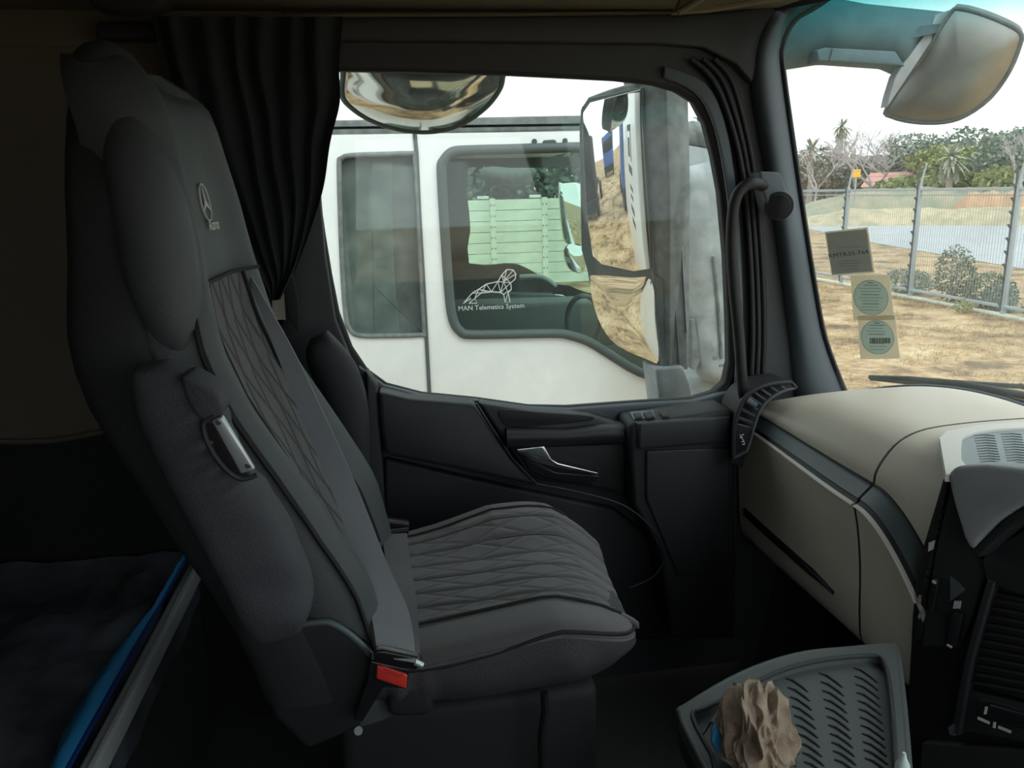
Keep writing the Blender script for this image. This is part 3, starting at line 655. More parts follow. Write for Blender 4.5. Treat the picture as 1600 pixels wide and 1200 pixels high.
for u in (.36, .43, .50, .57, .64, .71, .79, .87):
    c0, c1, d0, d1 = vf(u, .08, 1.604), vf(u, .92, 1.598), vf(u+.028, .08, 1.604), vf(u+.028, .92, 1.598)
    plate('louvre', [c0, c1, d1, d0], (0, .02, 0), 'door', ev, .001)
plate('louvre_tab', [vf(.52, .15, 1.592), vf(.52, .75, 1.590), vf(.575, .75, 1.590), vf(.575, .15, 1.592)], (0, .012, 0), 'strip', ev, .002)
plate('control_plate', [vf(0.03, .05, 1.602), vf(0.03, .95, 1.600), vf(.33, .95, 1.598), vf(.33, .05, 1.602)], (0, .012, 0), 'black', ev, .002)
# airflow pictogram on the control plate
o = vf(.19, .5, 1.596)
for pts in ([(-.006, .012), (-.002, .004), (.003, -.002), (.006, -.010)], [(-.006, .004), (.001, .006)], [(-.002, .010), (.004, .012)], [(-.001, -.006), (.005, -.004)], [(.001, -.012), (.007, -.012)]):
    tube('vent_pictogram', [o+V((a, 0, b)) for a, b in pts], .0009, 'logo', ev, 5)
plate('end_cap', [vf(0, 0, 1.63), vf(0, 1, 1.63), AY(1160, 730, 1.584), AY(1140, 722, 1.584)], (0, .04, 0), 'doorlo', ev, .002)
# ledge between dash top and pillar
tube('dash_rear_edge', [upper(1, y)+V((corner(y), 0, .001)) for y in [1.03+.61*i/20 for i in range(21)]], .005, 'strip', dash, 8)
# raised light frame and speaker grille on top of the dash
zc = 2.178
fr_o = [AZ(a, b, zc) for a, b in [(1468, 684), (1480, 673), (1530, 664), (1640, 656), (1760, 655), (1760, 741), (1478, 741)]]
fr_i = [AZ(a, b, zc) for a, b in cr([(1503, 690), (1512, 680), (1540, 673), (1600, 668), (1740, 664), (1740, 742), (1600, 733), (1512, 730)], 3, True)]
plate('speaker_frame', fr_o, (0, 0, -.012), 'beigelight', dash, 0, [fr_i])
gc = plate('speaker_grille', [p+V((0, 0, -.004)) for p in fr_i], (0, 0, -.02), 'grille', dash, 0)
gl = []
for col in range(3):
    for r in range(13):
        px0 = 1522+col*42+r*1.0; py0 = 679+r*4.1-col*2
        gl.append(([AZ(px0, py0+1.5, zc-.0035), AZ(px0+16, py0, zc-.0030), AZ(px0+32, py0+2, zc-.0035)], .0009))
tag(tubes('grille_ribs', gl, 'strip', gc, 5), kind='stuff')

# ============================================================ CENTRE CONSOLE
cc = empty('centre_console', (.83, .95, 1.4), 'black centre console with a grey hood, buttons and an air vent grille', 'console')
c0 = V((.800, 1.005, 1.9)); cn = V((-.917, -.40, .12)).normalized()
def CP(px, py, off=0): return AP(px, py, c0+cn*off, cn)
def cplate(name, px, off, th, mt, parent=None, bevel=.003, n=0):
    q = cr(px, n, True) if n else px; return plate(name, [CP(a, b, off) for a, b in q], -cn*th, mt, parent or cc, bevel)
cplate('body', [(1476, 742), (1760, 742), (1760, 1300), (1416, 1300), (1414, 1150), (1424, 960), (1432, 890)], -.012, .16, 'black', None, .006)
# notched vertical grille edge at the passenger side
cplate('side_channel', [(1474, 748), (1482, 752), (1462, 840), (1452, 900), (1440, 1000), (1428, 1000), (1432, 890)], -.008, .01, 'rubber', None, .001)
for i in range(12):
    t = i/11; x = lerp(1474, 1444, t); y = lerp(768, 905, t)
    cplate('channel_tooth', [(x, y), (x+5, y+2), (x+3, y+7), (x-2, y+5)], -.002, .008, 'matt', None, .0006)
cplate('inner_panel', [(1486, 760), (1516, 862), (1545, 880), (1520, 960), (1500, 1010), (1440, 1010), (1452, 920), (1464, 850)], -.004, .012, 'matt', None, .002)
cplate('hood', [(1478, 742), (1492, 728), (1540, 726), (1600, 732), (1760, 734), (1760, 770), (1600, 788), (1560, 815), (1530, 846), (1516, 862), (1505, 840), (1490, 790)], .055, .06, 'hood', None, .008)
cplate('vent_bezel', [(1516, 862), (1540, 838), (1575, 806), (1610, 788), (1760, 770), (1760, 790), (1612, 806), (1580, 824), (1550, 850), (1528, 872)], .05, .05, 'matt', None, .003)
cplate('display_surround', [(1534, 874), (1560, 850), (1600, 828), (1760, 800), (1760, 960), (1610, 935), (1566, 920), (1540, 905)], .008, .02, 'matt', None, .003)
cplate('vent_frame_bar', [(1542, 905), (1556, 908), (1520, 1035), (1500, 1150), (1484, 1150), (1505, 1035)], .010, .02, 'doorlo', None, .004)
va = cplate('air_vent', [(1556, 925), (1760, 970), (1760, 1115), (1600, 1092), (1512, 1066), (1520, 1030)], -.002, .01, 'rubber', None, .001)
for i in range(11):
    t = i/10; x0 = lerp(1553, 1518, t); y0 = lerp(934, 1062, t)
    o_ = plate('vent_slat', [CP(x0, y0, .002), CP(x0+240, y0+44, .002), CP(x0+239, y0+49, .008), CP(x0-1, y0+5, .008)], -cn*.004, 'matt', va, .0008)
cplate('vent_lower_panel', [(1500, 1075), (1600, 1100), (1760, 1120), (1760, 1170), (1600, 1160), (1490, 1140)], .004, .02, 'matt', None, .003)
cplate('thumb_wheel_slot', [(1524, 1096), (1530, 1090), (1610, 1112), (1700, 1125), (1700, 1150), (1600, 1140), (1526, 1118)], .006, .006, 'rubber', None, .002)
cplate('thumb_wheel', [(1545, 1100), (1600, 1116), (1640, 1122), (1640, 1136), (1590, 1132), (1542, 1116)], .014, .012, 'black', None, .003)
for q in ([(1539, 1104), (1543, 1104), (1541, 1116), (1537, 1116)], [(1528, 1120), (1546, 1128), (1546, 1132), (1527, 1124)], [(1552, 1128), (1556, 1129), (1555, 1138), (1551, 1137)], [(1560, 1134), (1580, 1142), (1579, 1146), (1559, 1138)]):
    cplate('white_mark', q, .0156, .001, 'logo', None, 0)
# rocker switches and pictograms
for q in ([(1458, 905), (1466, 905), (1458, 955), (1452, 965), (1448, 960)], [(1484, 962), (1492, 956), (1504, 960), (1496, 1008), (1486, 1014), (1478, 1008)]):
    cplate('rocker_switch', q, .006, .012, 'black', None, .002, 0)
for q in ([(1480, 1006), (1488, 1010), (1487, 1013), (1479, 1009)], [(1457, 906), (1463, 909), (1462, 913), (1456, 910)], [(1451, 848), (1461, 844), (1458, 858), (1450, 862)]):
    cplate('white_mark', q, .008, .001, 'logo', None, 0)
for k in range(4):
    cplate('heater_pictogram', [(1491+k*3, 939), (1493+k*3, 939), (1491+k*3, 951), (1489+k*3, 951)], .002, .001, 'logo', None, 0)
for q in ([(1435, 930), (1440, 930), (1438, 945), (1434, 942)], [(1440, 955), (1446, 960), (1442, 972), (1439, 966)], [(1436, 958), (1439, 960), (1437, 968), (1434, 964)]):
    cplate('white_mark', q, .002, .001, 'grille', None, 0)
cplate('grey_pocket', [(1484, 900), (1500, 912), (1508, 922), (1484, 940)], -.001, .003, 'strip', None, .001)
cplate('chrome_dimple', [(1480, 1138), (1490, 1130), (1500, 1136), (1494, 1150), (1484, 1150)], .010, .008, 'strip', None, .002)
cplate('lower_body', [(1440, 1160), (1760, 1185), (1760, 1300), (1430, 1300)], .006, .02, 'matt', None, .003)

# ============================================================ TRAY TABLE, RAG, BOTTLE
zt = 1.90
tr = empty('tray_table', AZ(1300, 1110, zt-.05), 'dark grey fold-out tray table with ribbed floor below the dash', 'tray table')
TO = [(1062, 1112), (1072, 1101), (1140, 1060), (1200, 1034), (1260, 1018), (1330, 1011), (1388, 1006), (1399, 1010), (1404, 1030), (1412, 1100), (1420, 1200), (1424, 1270), (1150, 1270), (1120, 1225), (1084, 1160)]
TI = [(1146, 1085), (1210, 1052), (1270, 1034), (1330, 1026), (1368, 1025), (1382, 1036), (1390, 1070), (1396, 1130), (1400, 1200), (1404, 1262), (1160, 1262), (1112, 1180), (1082, 1120), (1100, 1108)]
to = [AZ(a, b, zt) for a, b in cr(TO, 3, True)]; ti = [AZ(a, b, zt) for a, b in cr(TI, 3, True)]
plate('rim', to, (0, 0, -.03), 'tray', tr, 0, [ti])
plate('rim_skirt', [p+V((0, 0, -.031)) for p in to], (0, 0, -.025), 'traydk', tr, .004)
fl = plate('tray_floor', [p+V((0, 0, -.012)) for p in ti], (0, 0, -.012), 'tray', tr, 0)
tube('rim_groove', [p+V((0, 0, .0)) for p in ti]+[ti[0]], .0035, 'traydk', tr, 6)
tube('rim_edge', [p+V((0, 0, -.004)) for p in to]+[to[0]], .005, 'tray', tr, 8)
tube('corner_line', [AZ(a, b, zt-.011) for a, b in [(1148, 1084), (1076, 1114), (1096, 1152), (1110, 1130), (1130, 1120)]], .0015, 'traydk', tr, 5)
first = None
cols = [((1190, 1078), (1262, 1062)), ((1212, 1062), (1330, 1190))]
def addslot(x, y, w):
    z = zt-.0118; tube('floor_rib', [AZ(x, y, z), AZ(x+w*.35, y+w*.10, z+.0012), AZ(x+w*.8, y+w*.42, z+.0012), AZ(x+w, y+w*.62, z)], .0016, 'traydk', fl, 6)
for i in range(9): addslot(1192+i*3.0, 1084+i*15.5-(i == 0)*4, 34)
for i in range(10): addslot(1228+i*3.2, 1060+i*14.5, 34)
for i in range(11): addslot(1280+i*2.4, 1052+i*13.5, 36)
for i in range(12): addslot(1334+i*1.6, 1044+i*12.8, 36)
# crumpled rag
random.seed(11)
from mathutils import noise
rc = AZ(1180, 1150, zt+.02)
rg = bmesh.new(); bmesh.ops.create_icosphere(rg, subdivisions=7, radius=1)
for v in rg.verts:
    p = v.co.copy(); th = math.atan2(p.y, p.x)
    q = V((p.x*2.6+.8*noise.noise(p*1.5), p.y*.9, p.z*1.6)); q2 = V((p.x*5.5+1.2*noise.noise(p*2), p.y*1.6+3, p.z*3))
    rid = 1-2*abs(noise.noise(q)); rid2 = 1-2*abs(noise.noise(q2))
    f = .84+.20*rid+.10*rid2+.15*noise.noise(p*1.1+V((5, 2, 1)))
    v.co = V((p.x*.048*f, p.y*.066*f, max(-.03, p.z*.060*f)+.006))
bmesh.ops.rotate(rg, verts=rg.verts, cent=(0, 0, 0), matrix=Matrix.Rotation(math.radians(-20), 3, 'Z'))
bmesh.ops.translate(rg, verts=rg.verts, vec=rc)
rag = bobj('rag', rg, 'rag', None, 180); tag(rag, 'crumpled brown and beige cleaning rag lying on the tray table', 'rag')
bp = []
for i in range(9):
    t = i/8; a = AZ(1128, lerp(1128, 1172, t), zt+.014+.012*math.sin(PI*t)); bp.append([a+V((.010*math.cos(q)*(.4+math.sin(PI*t)), .008*math.sin(q), .010*math.sin(q)*(.4+math.sin(PI*t)))) for q in [2*PI*k/10 for k in range(10)]])
bl = loft('blue_lining', bp, 'bluecloth', rag); bl['label'] = 'blue lining peeping out'
tube('pen', [AZ(1232, 1170, zt-.004), AZ(1248, 1176, zt-.004)], .003, 'rubber', tr, 8)
bc = AZ(1411, 1192, 1.93)
bt = empty('bottle', bc+V((0, 0, -.10)), 'small bottle with a pale pointed cap between the tray and console', 'bottle')
def lathe(name, c, prof, mt, parent=None, k=16): return loft(name, [[c+V((r*math.cos(a), r*math.sin(a), z)) for a in [2*PI*j/k for j in range(k)]] for r, z in prof], mt, parent)
lathe('body', bc, [(.018, -.10), (.02, -.095), (.02, -.03), (.010, -.018)], 'bottle', bt); lathe('cap', bc, [(.009, -.018), (.008, -.002), (.004, .006), (.002, .014)], 'bottle', bt)

# ============================================================ BUNK, CURTAIN, PILLAR FITTINGS
bk_ = empty('sleeper_bunk', (-.8, 1.0, 1.36), 'sleeper bunk with dark plastic-wrapped mattress and white front rail', 'bunk bed')
box('bunk_base', (-1.19, -.55, 1.352), (-.495, 1.72, 1.79), 'darkfab', bk_, .01)
def mt_(u, v):
    x = lerp(-1.18, -.49, u); y = lerp(-.5, 1.71, v); e = min(1, (1-u)*10)
    z = 1.80+.02*e+.018*noise.noise(V((x*5, y*5, 0)))+.030*abs(noise.noise(V((x*9, y*6, 3))))*(1 if y > 0 else .3)
    return V((x, y, z))
grid('mattress', mt_, 60, 140, 'plastic', bk_, .11, tdir=(0, 0, -1))
r1, r2 = AZ(150, 1230, 1.83), AZ(330, 908, 1.83)
xr = -.472
box('front_rail', (xr-.011, -.5, 1.79), (xr+.013, 1.70, 1.828), 'rail', bk_, .005)
tube('rail_groove', [V((xr+.004, -.5, 1.829)), V((xr+.004, 1.7, 1.829))], .0018, 'hood', bk_, 6)
def blue(u, v):
    y = lerp(.5, 1.66, v); x = xr-.020-.034*(max(0, math.sin(PI*min(1, max(0, (y-.92)/.5)))))**.8*(1-u)-.006*(1-u); z = 1.832+.012*math.sin(PI*u)+.004*noise.noise(V((y*20, u*3, 0)))
    return V((x, y, z))
bs = grid('blue_sheet', blue, 8, 80, 'bluecloth', bk_, .002)
tube('sheet_hem', [V((xr-.020, .5+1.15*i/30, 1.836)) for i in range(31)], .004, 'bluedark', bk_, 6)

# curtain gathered at the rear of the window
CL = cr([(236, 26), (262, 120), (300, 220), (335, 320), (375, 400), (408, 450), (420, 470)], 5)
CR_ = cr([(536, 26), (530, 105), (531, 160), (516, 222), (506, 290), (488, 350), (466, 410), (438, 468)], 5)
def at_(L, t):
    i = t*(len(L)-1); a = int(min(i, len(L)-2)); f = i-a; return (lerp(L[a][0], L[a+1][0], f), lerp(L[a][1], L[a+1][1], f))
def cu(u, v):
    p, q = at_(CL, u), at_(CR_, u); fo = math.sin(v*PI*13+1.3*math.sin(u*4)+noise.noise(V((v*4, u*3, 0)))*2)
    return AY(lerp(p[0], q[0], v), lerp(p[1], q[1], v), 1.63+.009*fo*(1-.4*u)+.02*noise.noise(V((v*3, u*4, 1))))
cur = grid('curtain', cu, 60, 150, 'curtain', None, .003, tdir=(0, 1, 0)); tag(cur, 'black curtain gathered in folds between the seat and the side window', 'curtain')
# B pillar trim behind the window, beige strip and hanging belt strap
bpil = S(py_plate('trim_4', [(440, 300), (500, 300), (508, 400), (524, 500), (548, 560), (575, 600), (590, 640), (590, 1000), (440, 1000)], 1.69, (0, .03, 0), 'door', None, .004))
S(py_plate('trim_5', [(425, 430), (442, 430), (446, 500), (425, 500)], 1.685, (0, .004, 0), 'beige', None, .001))
hs = py_plate('belt_guide', [(442, 440), (455, 420), (466, 470), (468, 520), (452, 500), (446, 470)], 1.66, (0, .012, 0), 'matt', None, .002); tag(hs, 'black belt guide on the pillar below the curtain', 'belt guide')
# grab handle on the A pillar
gp = cr([(1202, 296), (1180, 286), (1160, 294), (1147, 320), (1143, 380), (1147, 450), (1154, 520), (1160, 600), (1166, 640)], 6)
gh_ = tube('grab_handle', [AY(a, b, 1.60+.05*max(0, (1-i/10))*0+.045*(1-sstep(0, 8, i))) for i, (a, b) in enumerate(gp)], .0125, 'rubber', None, 14); tag(gh_, 'black curved grab handle along the windscreen pillar', 'grab handle')
tw = empty('pillar_speaker', AY(1217, 320, 1.62), 'small round speaker in a grey housing on the windscreen pillar', 'speaker')
py_plate('housing', [(1187, 272), (1192, 268), (1216, 269), (1221, 273), (1230, 300), (1234, 322), (1222, 338), (1206, 336), (1198, 318)], 1.622, (0, .05, 0), 'pillar', tw, .006, 2)
c_ = AY(1217, 322, 1.612); nv = (CAM-c_).normalized(); ta = nv.cross(V((0, 0, 1))).normalized(); tb = ta.cross(nv)
def disc(name, c, r, th, mt, parent, n=nv, k=28):
    a_ = n.cross(V((0, 0, 1))).normalized(); b_ = a_.cross(n); return plate(name, [c+a_*r*math.cos(q)+b_*r*math.sin(q) for q in [2*PI*j/k for j in range(k)]], -n*th, mt, parent, .0015)
nv = V((-.35, -.93, 0)).normalized()
disc('rim', c_, .031, .03, 'doorlo', tw); gr_ = disc('grille', c_+nv*.003, .025, .01, 'rubber', tw)
ax_ = nv.cross(V((0, 0, 1))).normalized()
for i in range(-6, 7): h_ = math.sqrt(max(0, .0235**2-(i*.0036)**2)); tube('grille_line', [c_+nv*.0035+ax_*(i*.0036)+V((0, 0, -h_)), c_+nv*.0035+ax_*(i*.0036)+V((0, 0, h_))], .0006, 'doorlo', gr_, 4)

# stickers on the windscreen
def ws_patch(name, px, off, mt, parent=None, th=.0006):
    return plate(name, [WS(a, b, off) for a, b in px], (-th, 0, 0), mt, parent, 0)
pp = ws_patch('paper_label', [(1289, 362), (1356, 355), (1367, 426), (1300, 431)], -.004, 'paperw', None); tag(pp, 'square grey paper label with handwriting stuck inside the windscreen', 'label')
ws_patch('grey_face', [(1291, 364), (1354, 358), (1364, 424), (1301, 429)], -.0055, 'paper', pp)
p0, p1, p2 = WS(1300, 402, -.0065), WS(1352, 396, -.0065), WS(1298, 380, -.0065)
rt_ = (p1-p0).normalized()
text('handwriting', 'KMTR33-764', .0135, WS(1326, 397, -.0068), rt_, V((-.265, 0, 1)), 'ink', pp, .0003, -.2, wx=1.25)
for k, (a, b) in enumerate([(1312, 1342), (1310, 1344), (1312, 1340), (1316, 1342)]):
    tube('print_line', [WS(a, 408+k*4.2, -.0064), WS(b, 406.5+k*4.2, -.0064)], .0004, 'ink', pp, 4)
for k, (a, b) in enumerate([(1313, 1322), (1306, 1346)]): tube('print_line', [WS(a, 378+k*9, -.0064), WS(b, 377+k*8, -.0064)], .0003, 'ink', pp, 4)
def licence(cx, cyy, r, label, bar):
    hw_, hh = r*1.18, r*1.28
    st = ws_patch('licence_disc', [(cx-hw_, cyy-hh), (cx+hw_*.9, cyy-hh-1), (cx+hw_*1.15, cyy+hh), (cx-hw_*.85, cyy+hh+1)], -.004, 'paperw'); tag(st, label, 'licence disc', None)
    q = lambda s: [(cx+r*s*math.cos(t)*.98+math.sin(t)*1.5, cyy+r*s*math.sin(t)) for t in [2*PI*k/32 for k in range(32)]]
    ws_patch('disc_face', q(.99), -.0060, 'disc', st); tube('disc_rim', [WS(a, b, -.0062) for a, b in q(1.01)+[q(1.01)[0]]], .0006, 'inkb', st, 5)
    for k in range(9):
        if bar and k in (4, 5): continue
        y = cyy-r*.72+k*r*.18; h_ = math.sqrt(max(0, r*r-(y-cyy)**2))*random.uniform(.5, .85)
        tube('print_line', [WS(cx-h_, y, -.0068), WS(cx+h_*random.uniform(.7, 1), y+.4, -.0068)], .0005 if k % 3 else .0008, 'inkb', st, 4)
    tube('print_line', [WS(cx-5, cyy-r*.86, -.0068), WS(cx+3, cyy-r*.86, -.0068)], .0008, 'ink', st, 4)
    if bar:
        random.seed(3); x = cx-12
        while x < cx+20:
            wd = random.choice((.7, 1.1, 1.6)); ws_patch('bar', [(x, cyy+1), (x+wd, cyy+1), (x+wd, cyy+9.5), (x, cyy+9.5)], -.0068, 'ink', st, .0002); x += wd+random.choice((.7, 1.1))
licence(1361, 465, 27, 'upper pale blue round licence disc on the windscreen without a barcode', False)
licence(1371, 527, 26, 'lower pale blue round licence disc on the windscreen with a barcode', True)
# windscreen wiper outside the glass
wp = empty('windscreen_wiper', WS(1480, 606, .06), 'black windscreen wiper parked at the foot of the windscreen', 'wiper')
tube('blade', [WS(1358, 589, .035), WS(1420, 592, .035), WS(1500, 600, .035), WS(1600, 618, .035), WS(1690, 640, .035)], [.005, .007, .009, .009, .008], 'rubber', wp, 8)
tube('arm', [WS(1440, 592, .05), WS(1530, 600, .06), WS(1600, 604, .07), WS(1700, 606, .09)], [.004, .006, .006, .008], 'black', wp, 8)
tube('blade_rubber', [WS(1360, 592, .025), WS(1500, 607, .025), WS(1600, 628, .025), WS(1690, 652, .025)], .004, 'rubber', wp, 6)
tube('nozzle', [WS(1592, 602, .03), WS(1604, 606, .03)], .006, 'rubber', wp, 8)
# roof lamp and rolled sun visor at the top of the picture
lamp = S(py_plate('trim_6', [(128, -30), (262, -30), (258, 4), (235, 15), (180, 17), (140, 10)], 1.50, (0, .06, 0), 'matt', None, .01))
sv = empty('sun_visor', AY(1150, -20, 1.5), 'brown folded sun visor above the windscreen pillar', 'sun visor')
py_plate('visor_panel', [(1076, -30), (1110, -30), (1100, -2), (1120, 8), (1240, -12), (1240, -4), (1110, 17), (1052, 21), (1060, 8)], 1.56, (0, .02, 0), 'ceil', sv, .003)
tube('visor_bracket', [AY(1060, 20, 1.55), AY(1080, 8, 1.55), AY(1100, -4, 1.55), AY(1112, -16, 1.55)], .006, 'wallb', sv, 8)
# ============================================================ MIRRORS OF THIS TRUCK
mm = empty('door_mirror', AY(1045, 575, 2.1), 'tall grey door mirror with two glasses outside the passenger window', 'mirror')
mc = AY(962, 283, 2.10); din = (mc-CAM).normalized(); out_ = V((-.97, .06, -.16)).normalized(); mn = (out_-din).normalized()
def MP(px, py, off=0): return AP(px, py, mc+mn*off, mn)
def mplate(name, px, off, th, mt, parent, bevel=.002, n=0):
    q = cr(px, n, True) if n else px; return plate(name, [MP(a, b, off) for a, b in q], -mn*th, mt, parent, bevel)
hs_ = mplate('housing', [(904, 210), (906, 172), (918, 152), (950, 140), (1000, 126), (1040, 128), (1046, 300), (1046, 576), (1020, 572), (950, 520), (925, 470), (918, 428), (907, 380)], -.004, .10, 'dusty', mm, .006)
mplate('inner_frame', [(905, 200), (908, 168), (920, 153), (1003, 136), (1010, 300), (1020, 428), (1034, 438), (1036, 574), (1000, 560), (945, 520), (925, 470), (918, 426), (908, 390)], .006, .012, 'gasket', hs_, .003)
g1 = mplate('upper_glass', [(910, 210), (911, 176), (922, 160), (1000, 140), (1006, 240), (1014, 350), (1016, 420), (990, 424), (940, 413), (926, 400), (916, 330)], .009, .004, 'mirror', mm, .001); g1['label'] = 'large upper mirror glass'
# gently convex lower glass
g2p = [(922, 435), (930, 430), (985, 434), (1018, 438), (1024, 500), (1029, 563), (1012, 562), (965, 540), (940, 510), (926, 470)]
def convex(name, outline_, c, n, bulge, mt, parent, rings=8):
    vs = []; fs = []; k = len(outline_)
    cc_ = sum(outline_, V((0, 0, 0)))/k
    for r in range(rings):
        t = 1-r/rings
        for p in outline_: vs.append(cc_+(p-cc_)*t+n*(bulge*(1-t*t)))
    vs.append(cc_+n*bulge)
    for r in range(rings-1):
        for j in range(k): fs.append((r*k+j, r*k+(j+1) % k, (r+1)*k+(j+1) % k, (r+1)*k+j))
    for j in range(k): fs.append(((rings-1)*k+j, (rings-1)*k+(j+1) % k, rings*k))
    b0 = len(vs)
    for p in outline_: vs.append(p-n*.004)
    for j in range(k): fs.append((j, (j+1) % k, b0+(j+1) % k, b0+j))
    fs.append(tuple(b0+j for j in range(k))[::-1])
    return obj(name, vs, fs, mt, parent, 60)
g2 = convex('lower_glass', [MP(a, b, .009) for a, b in cr(g2p, 3, True)], None, mn, .006, 'mirror', mm); g2['label'] = 'small convex lower mirror glass'
py_plate('column', [(994, 128), (1012, 120), (1045, 126), (1054, 146), (1058, 200), (1063, 300), (1068, 420), (1074, 520), (1076, 578), (1034, 578), (1024, 500), (1016, 400), (1008, 280), (1000, 200)], 2.02, (.02, .16, 0), 'dusty', mm, .006)
tube('column_seam', [AY(a, b, 2.018) for a, b in [(1036, 190), (1042, 300), (1050, 420), (1056, 500), (1062, 576)]], .003, 'gasket', mm, 6)
tube('column_edge', [AY(a, b, 2.018) for a, b in [(1056, 190), (1062, 300), (1067, 420), (1073, 520)]], .002, 'dustyl', mm, 6)
py_plate('upper_cap', [(988, 116), (1022, 116), (1034, 126), (1054, 150), (1058, 196), (1006, 204), (1000, 150), (992, 130)], 2.012, (.01, .12, 0), 'dusty', mm, .006)
py_plate('lower_bracket', [(1024, 576), (1068, 572), (1080, 600), (1086, 640), (1082, 660), (1034, 660), (1028, 610)], 2.0, (0, .12, 0), 'dustyl', mm, .008)
# convex kerb mirror above the window
kb = empty('kerb_mirror', AY(660, 100, 2.05), 'wide convex kerb mirror hanging above the passenger window', 'mirror')
ko = [(535, 120), (534, 150), (548, 168), (575, 186), (610, 199), (650, 206), (690, 204), (725, 192), (757, 170), (778, 145), (786, 122), (784, 80), (700, 40), (600, 40), (540, 80)]
kc = AY(660, 125, 2.05); kn = V((.03, -.9, -.42)).normalized()
KP = [AP(a, b, kc, kn) for a, b in cr(ko, 4, True)]
kg = convex('mirror_glass', KP, None, kn, .09, 'mirrord', kb, 14); kg['label'] = 'dusty convex mirror glass'
plate('housing', [p-kn*.005 for p in KP], -kn*.05, 'gasket', kb, .004)
tube('rim', [p for p in KP]+[KP[0]], .006, 'gasket', kb, 8)
# front mirror seen through the windscreen
fm = empty('front_mirror', AY(1490, 105, 1.95), 'large convex front mirror on an arm outside the windscreen corner', 'mirror')
fo = [(1386, 168), (1392, 182), (1430, 191), (1475, 191), (1510, 180), (1548, 152), (1578, 110), (1594, 70), (1596, 54), (1582, 42), (1540, 24), (1500, 14), (1484, 22), (1440, 90)]
fc = AY(1490, 105, 1.93); fn_ = V((-.62, -.72, -.32)).normalized()
FP = [AP(a, b, fc, fn_) for a, b in cr(fo, 3, True)]
fg = convex('mirror_glass', FP, None, fn_, .03, 'mirrorf', fm, 10); fg['label'] = 'hazy convex mirror glass'
tube('rim', FP+[FP[0]], .0055, 'dusty', fm, 8)
plate('housing', [p-fn_*.006 for p in FP], -fn_*.07, 'dusty', fm, .01)
py_plate('side_face', [(1386, 168), (1390, 150), (1400, 118), (1412, 100), (1470, 20), (1488, 14), (1440, 88)], 1.945, (0, .03, 0), 'dustyl', fm, .002)
def farm(u, v):
    top = interp(u, [0, .5, 1], [-20, 6, 20]); bot = interp(u, [0, .12, .35, .8, .9, 1], [112, 102, 94, 101, 112, 60])
    x = lerp(1215, 1492, u) if v < .5 else lerp(1215, 1440, u)
    return AY(x, lerp(top, bot, v), 1.93+.05*(2*v-1)**2)
grid('arm', farm, 24, 8, 'tealarm', fm, .08, tdir=(.2, 1, 0))
py_plate('arm_lower_cover', [(1276, 78), (1290, 74), (1400, 80), (1415, 104), (1400, 102), (1300, 96), (1280, 96)], 1.925, (0, .06, 0), 'tealarm', fm, .004)
tube('arm_joint', [AY(1301, 76, 1.922), AY(1297, 95, 1.922)], .002, 'gasket', fm, 6)
box('kerb_mirror_bracket', (.02, 1.79, 2.93), (.14, 2.06, 2.99), 'gasket', kb, .01)
box('mirror_bracket', (.60, 1.79, 1.86), (.75, 2.14, 1.95), 'gasket', mm, .01)
# this truck's own outer side, seen in the door mirror
own = empty('cab_side', (-.6, 1.86, 1.0), 'white outer side wall of this truck behind the passenger door', 'body panel')
box('side_panel', (-1.9, 1.80, 1.1), (-.25, 1.86, 3.1), 'white', own, .01)
for a, b, z0, z1 in [(-.62, -.98, 2.72, 2.78), (-.62, -.68, 2.50, 2.78), (-.75, -.95, 2.52, 2.66), (-.62, -.98, 2.40, 2.46), (-.66, -.94, 2.28, 2.31), (-.68, -.90, 2.21, 2.24), (-.66, -.95, 2.10, 2.15), (-.66, -.92, 2.0, 2.05)]:
    box('printed_block', (b, 1.858, z0), (a, 1.862, z1), 'ink', own, 0)

# ============================================================ WHITE TRUCK ALONGSIDE
wt = empty('parked_truck', (.4, 4.3, 0), 'white truck cab parked alongside, seen through the passenger window', 'truck')
YS = 3.2
RW = cr([(530, 262), (534, 248), (548, 243), (600, 241), (645, 240), (648, 246), (652, 300), (658, 420), (663, 516), (660, 523), (600, 525), (560, 524), (546, 514), (540, 490), (534, 400)], 3, True)
MW = cr([(690, 268), (693, 252), (706, 238), (730, 235), (800, 233), (900, 230), (1000, 228), (1080, 228), (1100, 250), (1110, 400), (1118, 560), (1100, 590), (1050, 594), (1000, 582), (950, 552), (920, 534), (890, 524), (860, 521), (740, 523), (720, 518), (708, 500), (702, 460), (695, 360)], 3, True)
top = AY(700, 208, YS).z
side = [V((-1.3, YS, .75)), V((1.55, YS, .75)), V((1.60, YS, 1.6)), V((1.50, YS, 2.0)), V((1.22, YS, top)), V((-1.3, YS, top))]
plate('side_panel', side, (0, .06, 0), 'white', wt, 0, [[AY(a, b, YS) for a, b in RW], [AY(a, b, YS) for a, b in MW]])
tube('door_gap', [AY(a, b, YS-.002) for a, b in [(648, 209), (651, 240), (655, 330), (661, 430), (667, 540), (673, 650), (676, 760)]], .009, 'gasket', wt, 6)
plate('roof_gutter', [AY(505, 188, YS), AY(700, 184, YS), AY(910, 180, YS), AY(1010, 178, YS), AY(1010, 200, YS), AY(910, 203, YS), AY(700, 208, YS), AY(505, 213, YS)], (0, .08, 0), 'dusty', wt, .006)
box('roof', (-1.3, YS, top), (1.15, 5.6, top+.05), 'white', wt, .02)
box('cab_back', (-1.3, YS+.02, .9), (-1.25, 5.6, top), 'matt', wt, 0)
box('cab_floor', (-1.3, YS+.06, 1.2), (1.5, 5.55, 1.3), 'matt', wt, 0)
box('front_panel', (1.47, YS, .75), (1.58, 5.6, 1.95), 'white', wt, .03)
